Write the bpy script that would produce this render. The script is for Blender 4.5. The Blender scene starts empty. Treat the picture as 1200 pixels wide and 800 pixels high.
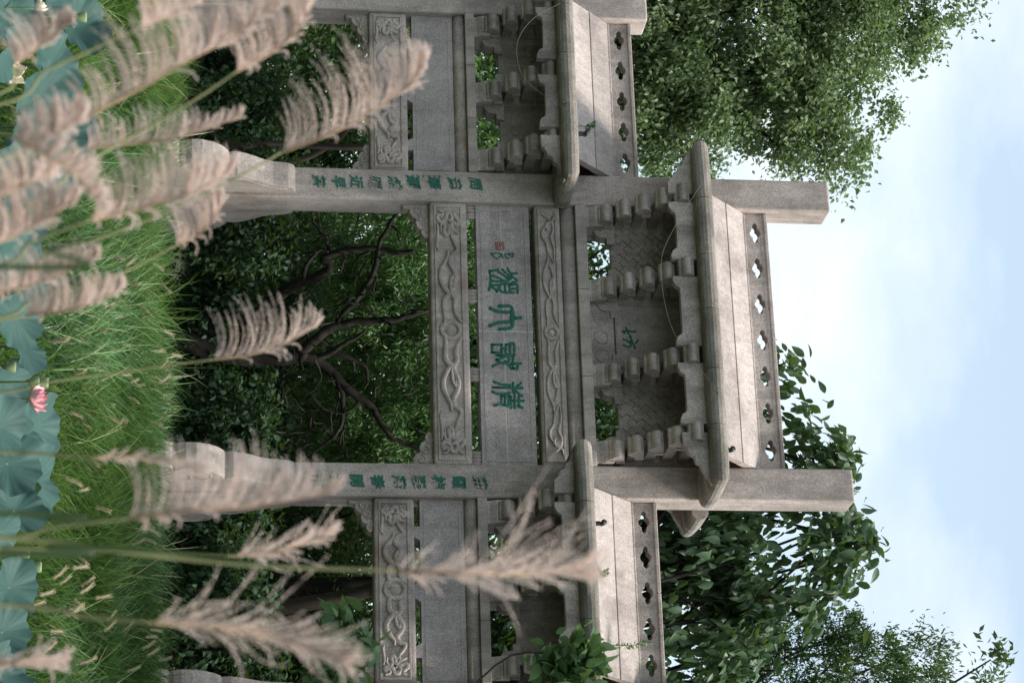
import bpy, bmesh, math, random
import numpy as np
from mathutils import Vector, Matrix
from mathutils.geometry import tessellate_polygon

rng = np.random.default_rng(11)
random.seed(5)
sc = bpy.context.scene
COL = sc.collection

# ------------------------------------------------------------------ camera
# the photograph is a portrait picture lying on its side: the camera is rolled a quarter turn
CAM = np.array([10.2195, -25.2868, 0.58])
FPX, YAW, PIT, ROL = 2892.06, 0.3824, 0.1293, 0.0194
_F = np.array([-math.sin(YAW)*math.cos(PIT), math.cos(YAW)*math.cos(PIT), math.sin(PIT)])
_R0 = np.array([math.cos(YAW), math.sin(YAW), 0.0]); _U0 = np.cross(_R0, _F)
_R = _R0*math.cos(ROL)+_U0*math.sin(ROL); _U = -_R0*math.sin(ROL)+_U0*math.cos(ROL)
cd = bpy.data.cameras.new('camera'); cam = bpy.data.objects.new('camera', cd); COL.objects.link(cam)
M = Matrix.Identity(4)
for i in range(3):
    M[i][0] = _U[i]; M[i][1] = -_R[i]; M[i][2] = -_F[i]; M[i][3] = CAM[i]
cam.matrix_world = M
cd.sensor_width = 36.0; cd.lens = 36.0*FPX/1200.0
cd.clip_start = 0.2; cd.clip_end = 3000
cd.dof.use_dof = True; cd.dof.focus_distance = 26.0; cd.dof.aperture_fstop = 9.5
sc.camera = cam

# ------------------------------------------------------------------ sky, sun, exposure
SUN_DIR = Vector((0.48, -0.15, 0.86)).normalized()      # towards the sun: high, to the right of the gateway
elev = math.asin(SUN_DIR.z); azim = math.atan2(SUN_DIR.x, SUN_DIR.y)
w = bpy.data.worlds.new('World'); sc.world = w; w.use_nodes = True
nt = w.node_tree; nt.nodes.clear()
wo = nt.nodes.new('ShaderNodeOutputWorld'); bg = nt.nodes.new('ShaderNodeBackground')
sky = nt.nodes.new('ShaderNodeTexSky'); sky.sky_type = 'NISHITA'; sky.sun_disc = False
sky.sun_elevation = elev; sky.sun_rotation = azim; sky.air_density = 1.0; sky.dust_density = 2.0; sky.ozone_density = 1.0
tc = nt.nodes.new('ShaderNodeTexCoord'); mp = nt.nodes.new('ShaderNodeMapping'); mp.inputs['Scale'].default_value = (1.0, 1.0, 2.2)
nz = nt.nodes.new('ShaderNodeTexNoise'); nz.inputs['Scale'].default_value = 4.6; nz.inputs['Detail'].default_value = 7; nz.inputs['Roughness'].default_value = 0.55
rp = nt.nodes.new('ShaderNodeValToRGB'); rp.color_ramp.elements[0].position = 0.43; rp.color_ramp.elements[1].position = 0.70
rp.color_ramp.elements[0].color = (0.34, 0.34, 0.34, 1); rp.color_ramp.elements[1].color = (0.97, 0.97, 0.97, 1)
mx = nt.nodes.new('ShaderNodeMix'); mx.data_type = 'RGBA'
mx.inputs[7].default_value = (4.7, 5.0, 5.25, 1)          # thin bright cloud
nt.links.new(tc.outputs['Generated'], mp.inputs['Vector']); nt.links.new(mp.outputs['Vector'], nz.inputs['Vector'])
nt.links.new(nz.outputs['Fac'], rp.inputs['Fac']); nt.links.new(rp.outputs['Color'], mx.inputs[0])
tint = nt.nodes.new('ShaderNodeMix'); tint.data_type = 'RGBA'; tint.blend_type = 'MULTIPLY'; tint.inputs[0].default_value = 1.0; tint.inputs[7].default_value = (1.03, 1.09, .97, 1)   # hazy summer air
nt.links.new(sky.outputs['Color'], tint.inputs[6]); nt.links.new(tint.outputs[2], mx.inputs[6]); nt.links.new(mx.outputs[2], bg.inputs['Color'])
bg.inputs['Strength'].default_value = 0.10
nt.links.new(bg.outputs['Background'], wo.inputs['Surface'])
sl = bpy.data.lights.new('sun', 'SUN'); so = bpy.data.objects.new('sun', sl); COL.objects.link(so)
sl.energy = 2.5; sl.angle = math.radians(12); sl.color = (1.0, 0.95, 0.9)
so.rotation_euler = (-SUN_DIR).to_track_quat('-Z', 'Y').to_euler(); so.location = (20, -10, 30)
sc.view_settings.view_transform = 'Standard'; sc.view_settings.look = 'None'
sc.view_settings.exposure = 1.2; sc.view_settings.gamma = 1.0
sc.cycles.max_bounces = 6; sc.cycles.transparent_max_bounces = 4; sc.cycles.use_denoising = True

# ------------------------------------------------------------------ helpers
def ray(x, y): return _F+_R*((y-400)/FPX)+_U*((x-600)/FPX)
def at(x, y, d): return CAM+ray(x, y)*d                  # a point of the place seen at photo pixel x, y at depth d
def on_y(x, y, Y):
    r = ray(x, y); return CAM+r*((Y-CAM[1])/r[1])

def tag(o, label=None, cat=None, group=None, kind=None):
    if label: o['label'] = label
    if cat: o['category'] = cat
    if group: o['group'] = group
    if kind: o['kind'] = kind
    return o
def empty(name, loc=(0, 0, 0)):
    o = bpy.data.objects.new(name, None); COL.objects.link(o); o.location = Vector(loc); o.empty_display_size = .2; return o
def link_mesh(name, me, parent=None, loc=None):
    o = bpy.data.objects.new(name, me); COL.objects.link(o)
    if parent: o.parent = parent
    if loc is not None: o.location = Vector(loc)
    return o
def np_mesh(name, verts, faces_flat, loop_tot, mat, rnd=None, smooth=False):
    """fast mesh from arrays: faces_flat vertex indices, loop_tot loops for each face"""
    me = bpy.data.meshes.new(name)
    verts = np.asarray(verts, np.float32); faces_flat = np.asarray(faces_flat, np.int32); loop_tot = np.asarray(loop_tot, np.int32)
    me.vertices.add(len(verts)); me.vertices.foreach_set('co', verts.ravel())
    me.loops.add(len(faces_flat)); me.loops.foreach_set('vertex_index', faces_flat)
    me.polygons.add(len(loop_tot))
    st = np.zeros(len(loop_tot), np.int32); st[1:] = np.cumsum(loop_tot)[:-1]
    me.polygons.foreach_set('loop_start', st); me.polygons.foreach_set('loop_total', loop_tot)
    if smooth: me.polygons.foreach_set('use_smooth', np.ones(len(loop_tot), bool))
    if rnd is not None:
        a = me.attributes.new('rnd', 'FLOAT', 'POINT'); a.data.foreach_set('value', np.asarray(rnd, np.float32))
    me.update(calc_edges=True); me.materials.append(mat)
    return me

class MB:
    """collects shapes, builds ONE mesh"""
    def __init__(s): s.v = []; s.f = []; s.sm = []
    def add(s, vs, fs, smooth=False):
        b = len(s.v); s.v += [tuple(map(float, q)) for q in vs]
        for f in fs: s.f.append([b+i for i in f]); s.sm.append(smooth)
        return s
    def box(s, x0, x1, y0, y1, z0, z1):
        return s.add([(x0,y0,z0),(x1,y0,z0),(x1,y1,z0),(x0,y1,z0),(x0,y0,z1),(x1,y0,z1),(x1,y1,z1),(x0,y1,z1)],
              [(0,3,2,1),(4,5,6,7),(0,1,5,4),(1,2,6,5),(2,3,7,6),(3,0,4,7)])
    def prism_x(s, prof, x0, x1, smooth=False):          # profile (y, z), swept along x
        n = len(prof); vs = [(x0, y, z) for y, z in prof]+[(x1, y, z) for y, z in prof]
        fs = [(i, (i+1) % n, n+(i+1) % n, n+i) for i in range(n)]
        s.add(vs, fs, smooth)
        b = len(s.v)-2*n
        for tri in tessellate_polygon([[Vector((y, z, 0)) for y, z in prof]]):
            s.f.append([b+i for i in tri]); s.sm.append(False); s.f.append([b+n+i for i in reversed(tri)]); s.sm.append(False)
        return s
    def plate(s, outline, holes, y0, y1):                # outline and holes (x, z), swept along y
        loops = [outline]+list(holes); flat = [q for l in loops for q in l]; n = len(flat)
        b = len(s.v)
        s.v += [(float(x), y0, float(z)) for x, z in flat]+[(float(x), y1, float(z)) for x, z in flat]
        for tri in tessellate_polygon([[Vector((x, z, 0)) for x, z in l] for l in loops]):
            s.f.append([b+i for i in tri]); s.sm.append(False); s.f.append([b+n+i for i in reversed(tri)]); s.sm.append(False)
        k = b
        for l in loops:
            m = len(l)
            for i in range(m):
                j = (i+1) % m; s.f.append([k+i, k+j, n+k+j, n+k+i]); s.sm.append(False)
            k += m
        return s
    def tube(s, pts, rad, n=6, cap=True):
        pts = [Vector(q) for q in pts]; m = len(pts)
        if not hasattr(rad, '__len__'): rad = [rad]*m
        vs = []; side = None
        for i, q in enumerate(pts):
            t = (pts[min(i+1, m-1)]-pts[max(i-1, 0)]).normalized()
            if side is None:
                side = t.cross(Vector((.13, .27, .95)));
                if side.length < .05: side = t.cross(Vector((1, 0, 0)))
            side = (side-t*side.dot(t)).normalized(); up = t.cross(side)
            for k in range(n):
                a = 2*math.pi*k/n; vs.append(q+(side*math.cos(a)+up*math.sin(a))*rad[i])
        fs = [(i*n+k, i*n+(k+1) % n, (i+1)*n+(k+1) % n, (i+1)*n+k) for i in range(m-1) for k in range(n)]
        if cap: fs += [tuple(range(n-1, -1, -1)), tuple((m-1)*n+k for k in range(n))]
        return s.add(vs, fs, True)
    def ribbon(s, pts, wd, ht, y, closed=False):         # raised rounded band on a wall facing -y; pts (x, z)
        P = [Vector((q[0], q[1])) for q in pts]; m = len(P)
        if not hasattr(wd, '__len__'): wd = [wd]*m
        prof = [(-1, -.004/ht), (-.9, .80), (-.35, 1.0), (.30, .88), (.88, .62), (1, -.004/ht)]; n = len(prof)
        vs = []
        for i in range(m):
            a, c = (P[i-1], P[(i+1) % m]) if closed else (P[max(i-1, 0)], P[min(i+1, m-1)])
            t = (c-a); t = t.normalized() if t.length > 1e-9 else Vector((1, 0)); nn = Vector((-t.y, t.x))
            for o, h in prof:
                q = P[i]+nn*(o*wd[i]*.5); vs.append((q.x, y-h*ht, q.y))
        fs = []
        for i in range(m if closed else m-1):
            j = (i+1) % m
            for k in range(n-1): fs.append((i*n+k, i*n+k+1, j*n+k+1, j*n+k))
        if not closed: fs += [tuple(range(n)), tuple((m-1)*n+k for k in range(n-1, -1, -1))]
        return s.add(vs, fs, True)
    def mesh(s, name, mat):
        me = bpy.data.meshes.new(name); me.from_pydata(s.v, [], s.f); me.polygons.foreach_set('use_smooth', s.sm)
        bm = bmesh.new(); bm.from_mesh(me); bmesh.ops.recalc_face_normals(bm, faces=bm.faces); bm.to_mesh(me); bm.free()
        me.materials.append(mat); me.update(); return me
    def build(s, name, mat, parent=None, bevel=0, loc=None, seg=2):
        o = link_mesh(name, s.mesh(name, mat), parent, loc)
        if bevel:
            b = o.modifiers.new('edge', 'BEVEL'); b.width = bevel; b.segments = seg; b.limit_method = 'ANGLE'; b.angle_limit = math.radians(35)
            b.harden_normals = False
        return o

def crom(pts, k=6, closed=False):
    """smooth curve through points"""
    P = [np.array(q, float) for q in pts]; n = len(P); out = []
    for i in range(n if closed else n-1):
        g = (lambda j: P[j % n]) if closed else (lambda j: P[min(max(j, 0), n-1)])
        a, b, c, d = g(i-1), g(i), g(i+1), g(i+2)
        for t in np.arange(k)/k:
            out.append(.5*((2*b)+(c-a)*t+(2*a-5*b+4*c-d)*t*t+(3*b-a-3*c+d)*t**3))
    if not closed: out.append(P[-1])
    return out

# ------------------------------------------------------------------ materials
def new_mat(name):
    m = bpy.data.materials.new(name); m.use_nodes = True; t = m.node_tree; t.nodes.clear()
    o = t.nodes.new('ShaderNodeOutputMaterial'); p = t.nodes.new('ShaderNodeBsdfPrincipled')
    t.links.new(p.outputs['BSDF'], o.inputs['Surface']); return m, t, p, o
def N(t, kind, **kw):
    n = t.nodes.new(kind)
    for k, v in kw.items(): setattr(n, k, v)
    return n
def ramp(t, src, stops):
    r = t.nodes.new('ShaderNodeValToRGB'); e = r.color_ramp.elements
    e[0].position, e[0].color = stops[0][0], (*stops[0][1], 1)
    e[1].position, e[1].color = stops[-1][0], (*stops[-1][1], 1)
    for p, c in stops[1:-1]: q = e.new(p); q.color = (*c, 1)
    t.links.new(src, r.inputs['Fac']); return r.outputs['Color']
def mixc(t, fac, a, b, mode='MIX'):
    m = t.nodes.new('ShaderNodeMix'); m.data_type = 'RGBA'; m.blend_type = mode
    for sck, v in ((0, fac), (6, a), (7, b)):
        if isinstance(v, bpy.types.NodeSocket): t.links.new(v, m.inputs[sck])
        else: m.inputs[sck].default_value = v if sck == 0 else (*v, 1)
    return m.outputs[2]
def noise(t, vec, scale, detail=4, rough=.55, sc3=None):
    if sc3:
        mpn = t.nodes.new('ShaderNodeMapping'); mpn.inputs['Scale'].default_value = sc3; t.links.new(vec, mpn.inputs['Vector']); vec = mpn.outputs['Vector']
    n = t.nodes.new('ShaderNodeTexNoise'); n.inputs['Scale'].default_value = scale; n.inputs['Detail'].default_value = detail; n.inputs['Roughness'].default_value = rough
    t.links.new(vec, n.inputs['Vector']); return n.outputs['Fac']
G3 = lambda v: (v, v, v)

def stone_mat(name, base, streak=(1, 1, .16), stain=.5, dark=.55, rust=.35, bump=.25):
    m, t, p, o = new_mat(name)
    g = N(t, 'ShaderNodeNewGeometry').outputs['Position']
    oi = N(t, 'ShaderNodeObjectInfo')
    big = noise(t, g, 1.3, 5, .6); fine = noise(t, g, 75, 3, .7); med = noise(t, g, 9, 5, .65)
    run = noise(t, g, 5.5, 5, .6, streak)
    c = ramp(t, big, [(.3, tuple(b*.76 for b in base)), (.5, base), (.72, tuple(min(1, b*1.15) for b in base))])
    c = mixc(t, .75, c, ramp(t, fine, [(.32, G3(.45)), (.5, G3(1.0)), (.68, G3(1.5))]), 'MULTIPLY')          # granite grain
    c = mixc(t, .5, c, ramp(t, med, [(.3, G3(.7)), (.55, G3(1.05))]), 'MULTIPLY')
    c = mixc(t, stain, c, ramp(t, run, [(.36, (dark, dark*1.03, dark*.98)), (.56, G3(1.0))]), 'MULTIPLY')  # water runs, lichen
    thin = noise(t, g, 24, 4, .6, (streak[0], streak[1], streak[2]*.4)); c = mixc(t, stain*.35, c, ramp(t, thin, [(.34, G3(.6)), (.50, G3(1.0))]), 'MULTIPLY')
    alg = noise(t, g, 1.7, 6, .7, (1, 1, .55)); c = mixc(t, ramp(t, alg, [(.52, G3(0)), (.67, G3(.62))]), c, tuple(b*.42 for b in base))
    rs = noise(t, g, 2.1, 4, .6); c = mixc(t, ramp(t, rs, [(.61, G3(0)), (.72, G3(rust))]), c, (.20, .115, .06))
    sx = N(t, 'ShaderNodeSeparateXYZ'); t.links.new(g, sx.inputs[0])                                       # stones of slightly different tone, one on another
    mu = N(t, 'ShaderNodeMath', operation='MULTIPLY_ADD'); t.links.new(sx.outputs[2], mu.inputs[0]); mu.inputs[1].default_value = .93; t.links.new(oi.outputs['Random'], mu.inputs[2])
    fl = N(t, 'ShaderNodeMath', operation='FLOOR'); t.links.new(mu.outputs[0], fl.inputs[0])
    wn = N(t, 'ShaderNodeTexWhiteNoise', noise_dimensions='1D'); t.links.new(fl.outputs[0], wn.inputs['W'])
    c = mixc(t, 1.0, c, ramp(t, wn.outputs['Value'], [(0, (.90, .90, .88)), (1, (1.06, 1.04, 1.03))]), 'MULTIPLY')
    tone = ramp(t, oi.outputs['Random'], [(0, G3(.90)), (1, G3(1.08))]); c = mixc(t, 1.0, c, tone, 'MULTIPLY')
    t.links.new(c, p.inputs['Base Color']); p.inputs['Roughness'].default_value = .88
    p.inputs['Specular IOR Level'].default_value = .25
    b = N(t, 'ShaderNodeBump'); b.inputs['Strength'].default_value = bump; b.inputs['Distance'].default_value = .012
    t.links.new(mixc(t, .5, fine, med), b.inputs['Height']); t.links.new(b.outputs['Normal'], p.inputs['Normal'])
    return m
def plain_mat(name, col, rough=.6, var=.15, scale=30):
    m, t, p, o = new_mat(name); g = N(t, 'ShaderNodeNewGeometry').outputs['Position']
    n = noise(t, g, scale, 4); t.links.new(ramp(t, n, [(.3, tuple(c*(1-var) for c in col)), (.7, tuple(min(1, c*(1+var)) for c in col))]), p.inputs['Base Color'])
    p.inputs['Roughness'].default_value = rough; return m
def leaf_mat(name, cols, rough=.45, transl=.35, spec=.5, tcol=None):
    m, t, p, o = new_mat(name)
    a = N(t, 'ShaderNodeAttribute'); a.attribute_name = 'rnd'
    k = len(cols)-1; c = ramp(t, a.outputs['Fac'], [(i/k, q) for i, q in enumerate(cols)])
    t.links.new(c, p.inputs['Base Color']); p.inputs['Roughness'].default_value = rough; p.inputs['Specular IOR Level'].default_value = spec
    tr = N(t, 'ShaderNodeBsdfTranslucent'); t.links.new(mixc(t, .5, c, tcol or (.16, .26, .03)), tr.inputs['Color'])
    ms = N(t, 'ShaderNodeMixShader'); ms.inputs[0].default_value = transl
    t.links.new(p.outputs['BSDF'], ms.inputs[1]); t.links.new(tr.outputs['BSDF'], ms.inputs[2]); t.links.new(ms.outputs[0], o.inputs['Surface'])
    return m

ST = stone_mat('gateway stone', (.43, .372, .343), stain=.65, dark=.55, rust=.4)
STB = stone_mat('bracket stone', (.42, .368, .340), stain=.65, dark=.5)
STT = stone_mat('tablet stone', (.40, .355, .348), stain=.35, dark=.7, rust=.3)
STR = stone_mat('roof stone', (.43, .375, .35), streak=(4.0, .7, .7), stain=.35, dark=.6, rust=.1)
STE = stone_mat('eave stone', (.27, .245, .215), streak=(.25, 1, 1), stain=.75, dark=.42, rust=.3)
MORT = plain_mat('mortar', (.42, .39, .38), .9)
GREEN = plain_mat('green lettering paint', (.002, .105, .07), .6, .2, 60)
RED = plain_mat('red seal paint', (.33, .07, .06), .7, .2, 60)
BLACK = plain_mat('black metal', (.02, .02, .02), .5)
WIREM = plain_mat('grey wire', (.20, .19, .18), .6)
BARK = stone_mat('dark bark', (.023, .021, .017), streak=(3, 3, .4), stain=.6, dark=.4, rust=0, bump=.6)
BARK2 = stone_mat('grey bark', (.055, .046, .037), streak=(3, 3, .4), stain=.5, dark=.5, rust=0, bump=.6)
# ------------------------------------------------------------------ the setting: terrain and water
def gz(Y):
    """height of the land across the pond, by distance behind the gateway front"""
    return float(np.interp(Y, [-400, -40, -23.6, -22.6, -21.5, -9.4, -8.4, -7.6, -5, -2.2, -1.3, 3, 10, 40, 400], [-.9, -1.0, -1.06, -1.2, -1.9, -1.9, -1.5, -1.02, -.52, -.08, 0, .05, .3, 2.5, 6]))
mb = MB()
ys = [-400, -120, -60, -40, -30]+list(np.arange(-27, 8, .4))+[9, 11, 14, 18, 25, 40, 80, 160, 400]
xs_ = [-400, -150, -60, -30, -18]+list(np.arange(-12, 16, .6))+[18, 24, 40, 100, 400]
vs = []
for y in ys:
    for x in xs_:
        bump = .05*math.sin(x*1.7+y*.6)+.04*math.sin(x*.8-y*1.9+1) if abs(x) < 20 and y < -2.4 else 0
        vs.append((x, y, gz(y)+bump))
nx_ = len(xs_)
mb.add(vs, [(j*nx_+i, j*nx_+i+1, (j+1)*nx_+i+1, (j+1)*nx_+i) for j in range(len(ys)-1) for i in range(nx_-1)], True)
SOIL = plain_mat('soil and leaf litter', (.030, .036, .016), .95, .5, 3)
tag(mb.build('ground', SOIL), kind='structure')
m, t, p, o = new_mat('pond water'); p.inputs['Base Color'].default_value = (.012, .02, .012, 1); p.inputs['Roughness'].default_value = .06
b = N(t, 'ShaderNodeBump'); b.inputs['Strength'].default_value = .15; t.links.new(noise(t, N(t, 'ShaderNodeNewGeometry').outputs['Position'], 4, 3), b.inputs['Height']); t.links.new(b.outputs['Normal'], p.inputs['Normal'])
tag(MB().add([(-300, -22.7, -1.2), (300, -22.7, -1.2), (300, -8, -1.2), (-300, -8, -1.2)], [(0, 1, 2, 3)]).build('pond_water', m), kind='structure')

# ------------------------------------------------------------------ the gateway
gate = empty('stone_gateway')
tag(gate, 'grey carved stone memorial gateway with four pillars, three bays and green lettering', 'gateway')
PX = (-4.165, -1.75, 1.75, 4.165); PW = .19
PTOP = (5.83, 7.84, 7.84, 5.83)
pillars = []
for x, zt in zip(PX, PTOP):
    mbp = MB(); mbp.box(x-PW, x+PW, -PW, PW, -.3, zt)
    pl = mbp.build('pillar', ST, gate, .022, seg=3)
    pillars.append(pl)
# drum stones clasping the foot of every pillar, front and back
def drum(px, s):
    h = .15
    body = [(-.17, .19), (-.90, .19), (-.935, .25), (-.94, .34), (-.90, .405), (-.815, .425),
            (-.87, .47), (-.905, .55), (-.90, .66), (-.85, .78), (-.765, .88), (-.66, .945), (-.60, .955),
            (-.615, .99), (-.625, 1.05), (-.59, 1.14), (-.52, 1.25), (-.445, 1.35), (-.40, 1.45), (-.385, 1.54), (-.37, 1.62), (-.33, 1.68), (-.26, 1.70), (-.17, 1.70)]
    d = MB().prism_x([(y*s, z) for y, z in body], px-h, px+h).build('drum_stone', ST, gate, .018, seg=2)
    MB().box(px-h-.06, px+h+.06, min(-1.12*s, -.17*s), max(-1.12*s, -.17*s), -.25, .187).build('plinth', ST, d, .015)
    for sx in (-1, 1):
        c = MB(); q = []
        for a in np.linspace(.4, 4.6, 26): r_ = .20-.030*a; q.append((s*(-.665-r_*math.cos(a)), .66+r_*math.sin(a)))
        c.tube([(px+sx*(h-.004), y, z) for y, z in q], .013, 6); c.build('scroll_line', ST, d)
        c = MB(); c.tube([(px+sx*(h-.004), s*y, z) for y, z in crom([(-.56, 1.02), (-.53, 1.14), (-.42, 1.3), (-.34, 1.45), (-.32, 1.6)], 5)], .012, 6); c.build('scroll_line', ST, d)
for x in PX:
    for s in (1, -1): drum(x, s)

# --- beams, tablets and wing panels
YB = -.12
def ring_pts(cx, cz, r, n=24): return [(cx+r*math.cos(a), cz+r*math.sin(a)) for a in np.linspace(0, 2*math.pi, n, endpoint=False)]
# ribbons traced from one half of the carved beam: (across 0..1 from the end to the middle, up 0..1)
RIB_A = [(.36, .46), (.41, .46), (.47, .32), (.53, .20), (.59, .18), (.65, .27), (.70, .44), (.715, .53), (.755, .32), (.83, .28), (.91, .31), (.985, .24)]
RIB_B = [(.20, .58), (.26, .66), (.355, .84), (.40, .62), (.46, .55), (.52, .70), (.585, .76), (.64, .68), (.70, .57), (.76, .72), (.84, .70), (.905, .82), (.935, .93)]
LOOP = [(.71, .54), (.66, .53), (.60, .56), (.56, .66), (.60, .64)]
HEAD = [(.22, .22), (.165, .20), (.13, .30), (.165, .38), (.205, .34), (.235, .42), (.20, .52), (.155, .50), (.17, .62), (.24, .66)]
CLOUD = [(.03, .12), (.05, .30), (.085, .24), (.07, .15), (.10, .10), (.125, .22), (.10, .40), (.06, .44), (.05, .58), (.09, .66), (.12, .58), (.10, .50)]
CLOUD2 = [(.03, .88), (.05, .74), (.085, .80), (.12, .92), (.15, .82), (.13, .70), (.16, .64), (.20, .74), (.22, .90)]
FLAME = [(.135, .06), (.18, .10), (.25, .08), (.32, .05), (.36, .10)]
def carved_beam(x0, x1, z0, z1, yf, name='carved_beam', plain=False):
    o = MB().box(x0, x1, yf, -yf, z0, z1).build(name, ST, gate, .035, seg=3)
    for s in (1, -1):
        y = yf*s
        hh = z1-z0; mrg = .14*hh; bw = .026
        ix0, ix1, iz0, iz1 = x0+.045, x1-.045, z0+mrg*.8, z1-mrg*.9
        b = MB(); rect = [(ix0, iz0), (ix1, iz0), (ix1, iz1), (ix0, iz1)]
        inn = [(ix0+bw, iz0+bw), (ix1-bw, iz0+bw), (ix1-bw, iz1-bw), (ix0+bw, iz1-bw)]
        b.plate(rect, [inn], min(y-.016*s, y+.004*s), max(y-.016*s, y+.004*s)); b.build('border_moulding', ST, o, .006)
        if s == -1: continue
        c = (x0+x1)/2; half = (ix1-ix0)/2-bw; H0, HH = iz0+bw*.6, (iz1-iz0)-bw*1.2
        wdt = .15*hh
        for sx in (-1, 1):
            def mp2(pts): return [(c+sx*(1-a)*half, H0+q*HH) for a, q in pts]
            r = MB()
            if not plain:
                for pts, k in ((RIB_A, 1), (RIB_B, 1), (LOOP, .7), (HEAD, .8), (CLOUD, .85), (CLOUD2, .85), (FLAME, .6)):
                    cc = crom(mp2(pts), 6); n = len(cc)
                    ww = [wdt*k*(.35+.65*min(1, 4*i/n, 4*(n-1-i)/n+.15)) for i in range(n)]
                    r.ribbon(cc, ww, .034, y)
                r.build('ribbon_relief', ST, o)
            else:
                for pts, k in (([(.10, .78), (.16, .25), (.22, .2), (.27, .42), (.33, .50), (.38, .62), (.43, .80)], .75), (RIB_A, .8), (RIB_B[4:], .8), (LOOP, .6),
                               ([(.04, .2), (.07, .55), (.11, .8), (.17, .84), (.22, .7), (.27, .78), (.33, .86), (.42, .82)], .7), ([(.04, .9), (.08, .85), (.12, .45), (.17, .5)], .7)):
                    cc = crom(mp2(pts), 6); n = len(cc)
                    ww = [wdt*k*(.35+.65*min(1, 4*i/n, 4*(n-1-i)/n+.15)) for i in range(n)]
                    r.ribbon(cc, ww, .028, y)
                r.build('ribbon_relief', ST, o)
        r = MB(); rr = .235*hh
        r.ribbon(ring_pts(c, (z0+z1)/2, rr), .05, .03, y, True); r.build('medallion_ring', ST, o)
        r = MB(); q = ring_pts(c, (z0+z1)/2, rr*.62)
        r.add([(c, y-.022, (z0+z1)/2)]+[(a, y+.003, z) for a, z in q]+[(c+(a-c)*.8, y-.018, (z0+z1)/2+(z-(z0+z1)/2)*.8) for a, z in q],
              [(0, 25+i, 25+(i+1) % 24) for i in range(24)]+[(25+i, 1+i, 1+(i+1) % 24, 25+(i+1) % 24) for i in range(24)], True); r.build('medallion_boss', ST, o)
    return o
XI = 1.75-PW+.004         # inner faces of the middle pillars
carved_beam(-XI, XI, 3.21, 3.63, -.17)
carved_beam(-XI, XI, 4.40, 4.695, -.15, plain=True)
for sgn in (-1, 1):
    a, b_ = sorted((sgn*(1.75+PW-.004), sgn*(4.165-PW+.004)))
    carved_beam(a, b_, 2.55, 2.985, -.15)
# little fluted spacer posts between carved beam and tablet
for x in (-1.485, -.46, .48, 1.455):
    q = MB()
    for k in range(4): q.tube([(x-.06+.04*k, -.06, 3.62), (x-.06+.04*k, -.06, 3.75)], .024, 8)
    q.build('spacer_post', ST, gate)
# tablet with the four great characters: four stone slabs with pale joints
tablet = MB().box(-XI, XI, -.0985, .0985, 3.742, 4.345).build('name_tablet', MORT, gate)
for (xa, xb) in ((-XI, -.035), (-.027, XI)):
    for (za, zb) in ((3.740, 4.022), (4.029, 4.347)):
        for s in (1, -1): MB().box(xa+.002, xb-.002, min(-.10*s, -.05*s), max(-.10*s, -.05*s), za, zb).build('tablet_slab', STT, tablet, .006)
fr = MB(); fr.plate([(-1.50, 3.785), (1.50, 3.785), (1.50, 4.30), (-1.50, 4.30)], [[(-1.488, 3.797), (1.488, 3.797), (1.488, 4.288), (-1.488, 4.288)]], -.106, -.095); fr.build('border_line', STT, tablet)
# wing panels
for sgn in (-1, 1):
    a, b_ = sorted((sgn*(1.75+PW-.004), sgn*(4.165-PW+.004)))
    o = MB().plate([(a, 3.05), (a+.30, 3.05), (a+.30, 2.975), (a+.42, 2.975), (a+.46, 3.05), ((a+b_)/2-.12, 3.05), ((a+b_)/2-.07, 2.975), ((a+b_)/2+.07, 2.975), ((a+b_)/2+.12, 3.05),
                    (b_-.46, 3.05), (b_-.42, 2.975), (b_-.30, 2.975), (b_-.30, 3.05), (b_, 3.05), (b_, 3.525), (a, 3.525)], [], -.09, .09).build('wing_panel', STT, gate, .008)
    MB().plate([(a+.05, 3.09), (b_-.05, 3.09), (b_-.05, 3.48), (a+.05, 3.48)], [[(a+.062, 3.102), (b_-.062, 3.102), (b_-.062, 3.468), (a+.062, 3.468)]], -.096, -.085).build('border_line', STT, o)
# plain rounded beams with cap slabs
def plain_beam(a, b_, z0, z1, z2):
    prof = [(-.07, z0), (-.12, z0+.02), (-.145, z0+.4*(z1-z0)), (-.135, z1-.02), (-.12, z1), (.12, z1), (.135, z1-.02), (.145, z0+.4*(z1-z0)), (.12, z0+.02), (.07, z0)]
    o = MB().prism_x(prof, a, b_, True).build('plain_beam', ST, gate)
    k = 3; 
    for i in range(k):
        xa, xb = a+(b_-a)*i/k, a+(b_-a)*(i+1)/k
        MB().box(xa+.002, xb-.002, -.20, .20, z1, z2).build('cap_slab', ST, o, .008)
plain_beam(-XI, XI, 4.695, 4.865, 4.99)
for sgn in (-1, 1):
    a, b_ = sorted((sgn*(1.75+PW-.004), sgn*(4.165-PW+.004))); plain_beam(a, b_, 3.525, 3.665, 3.77)
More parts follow.
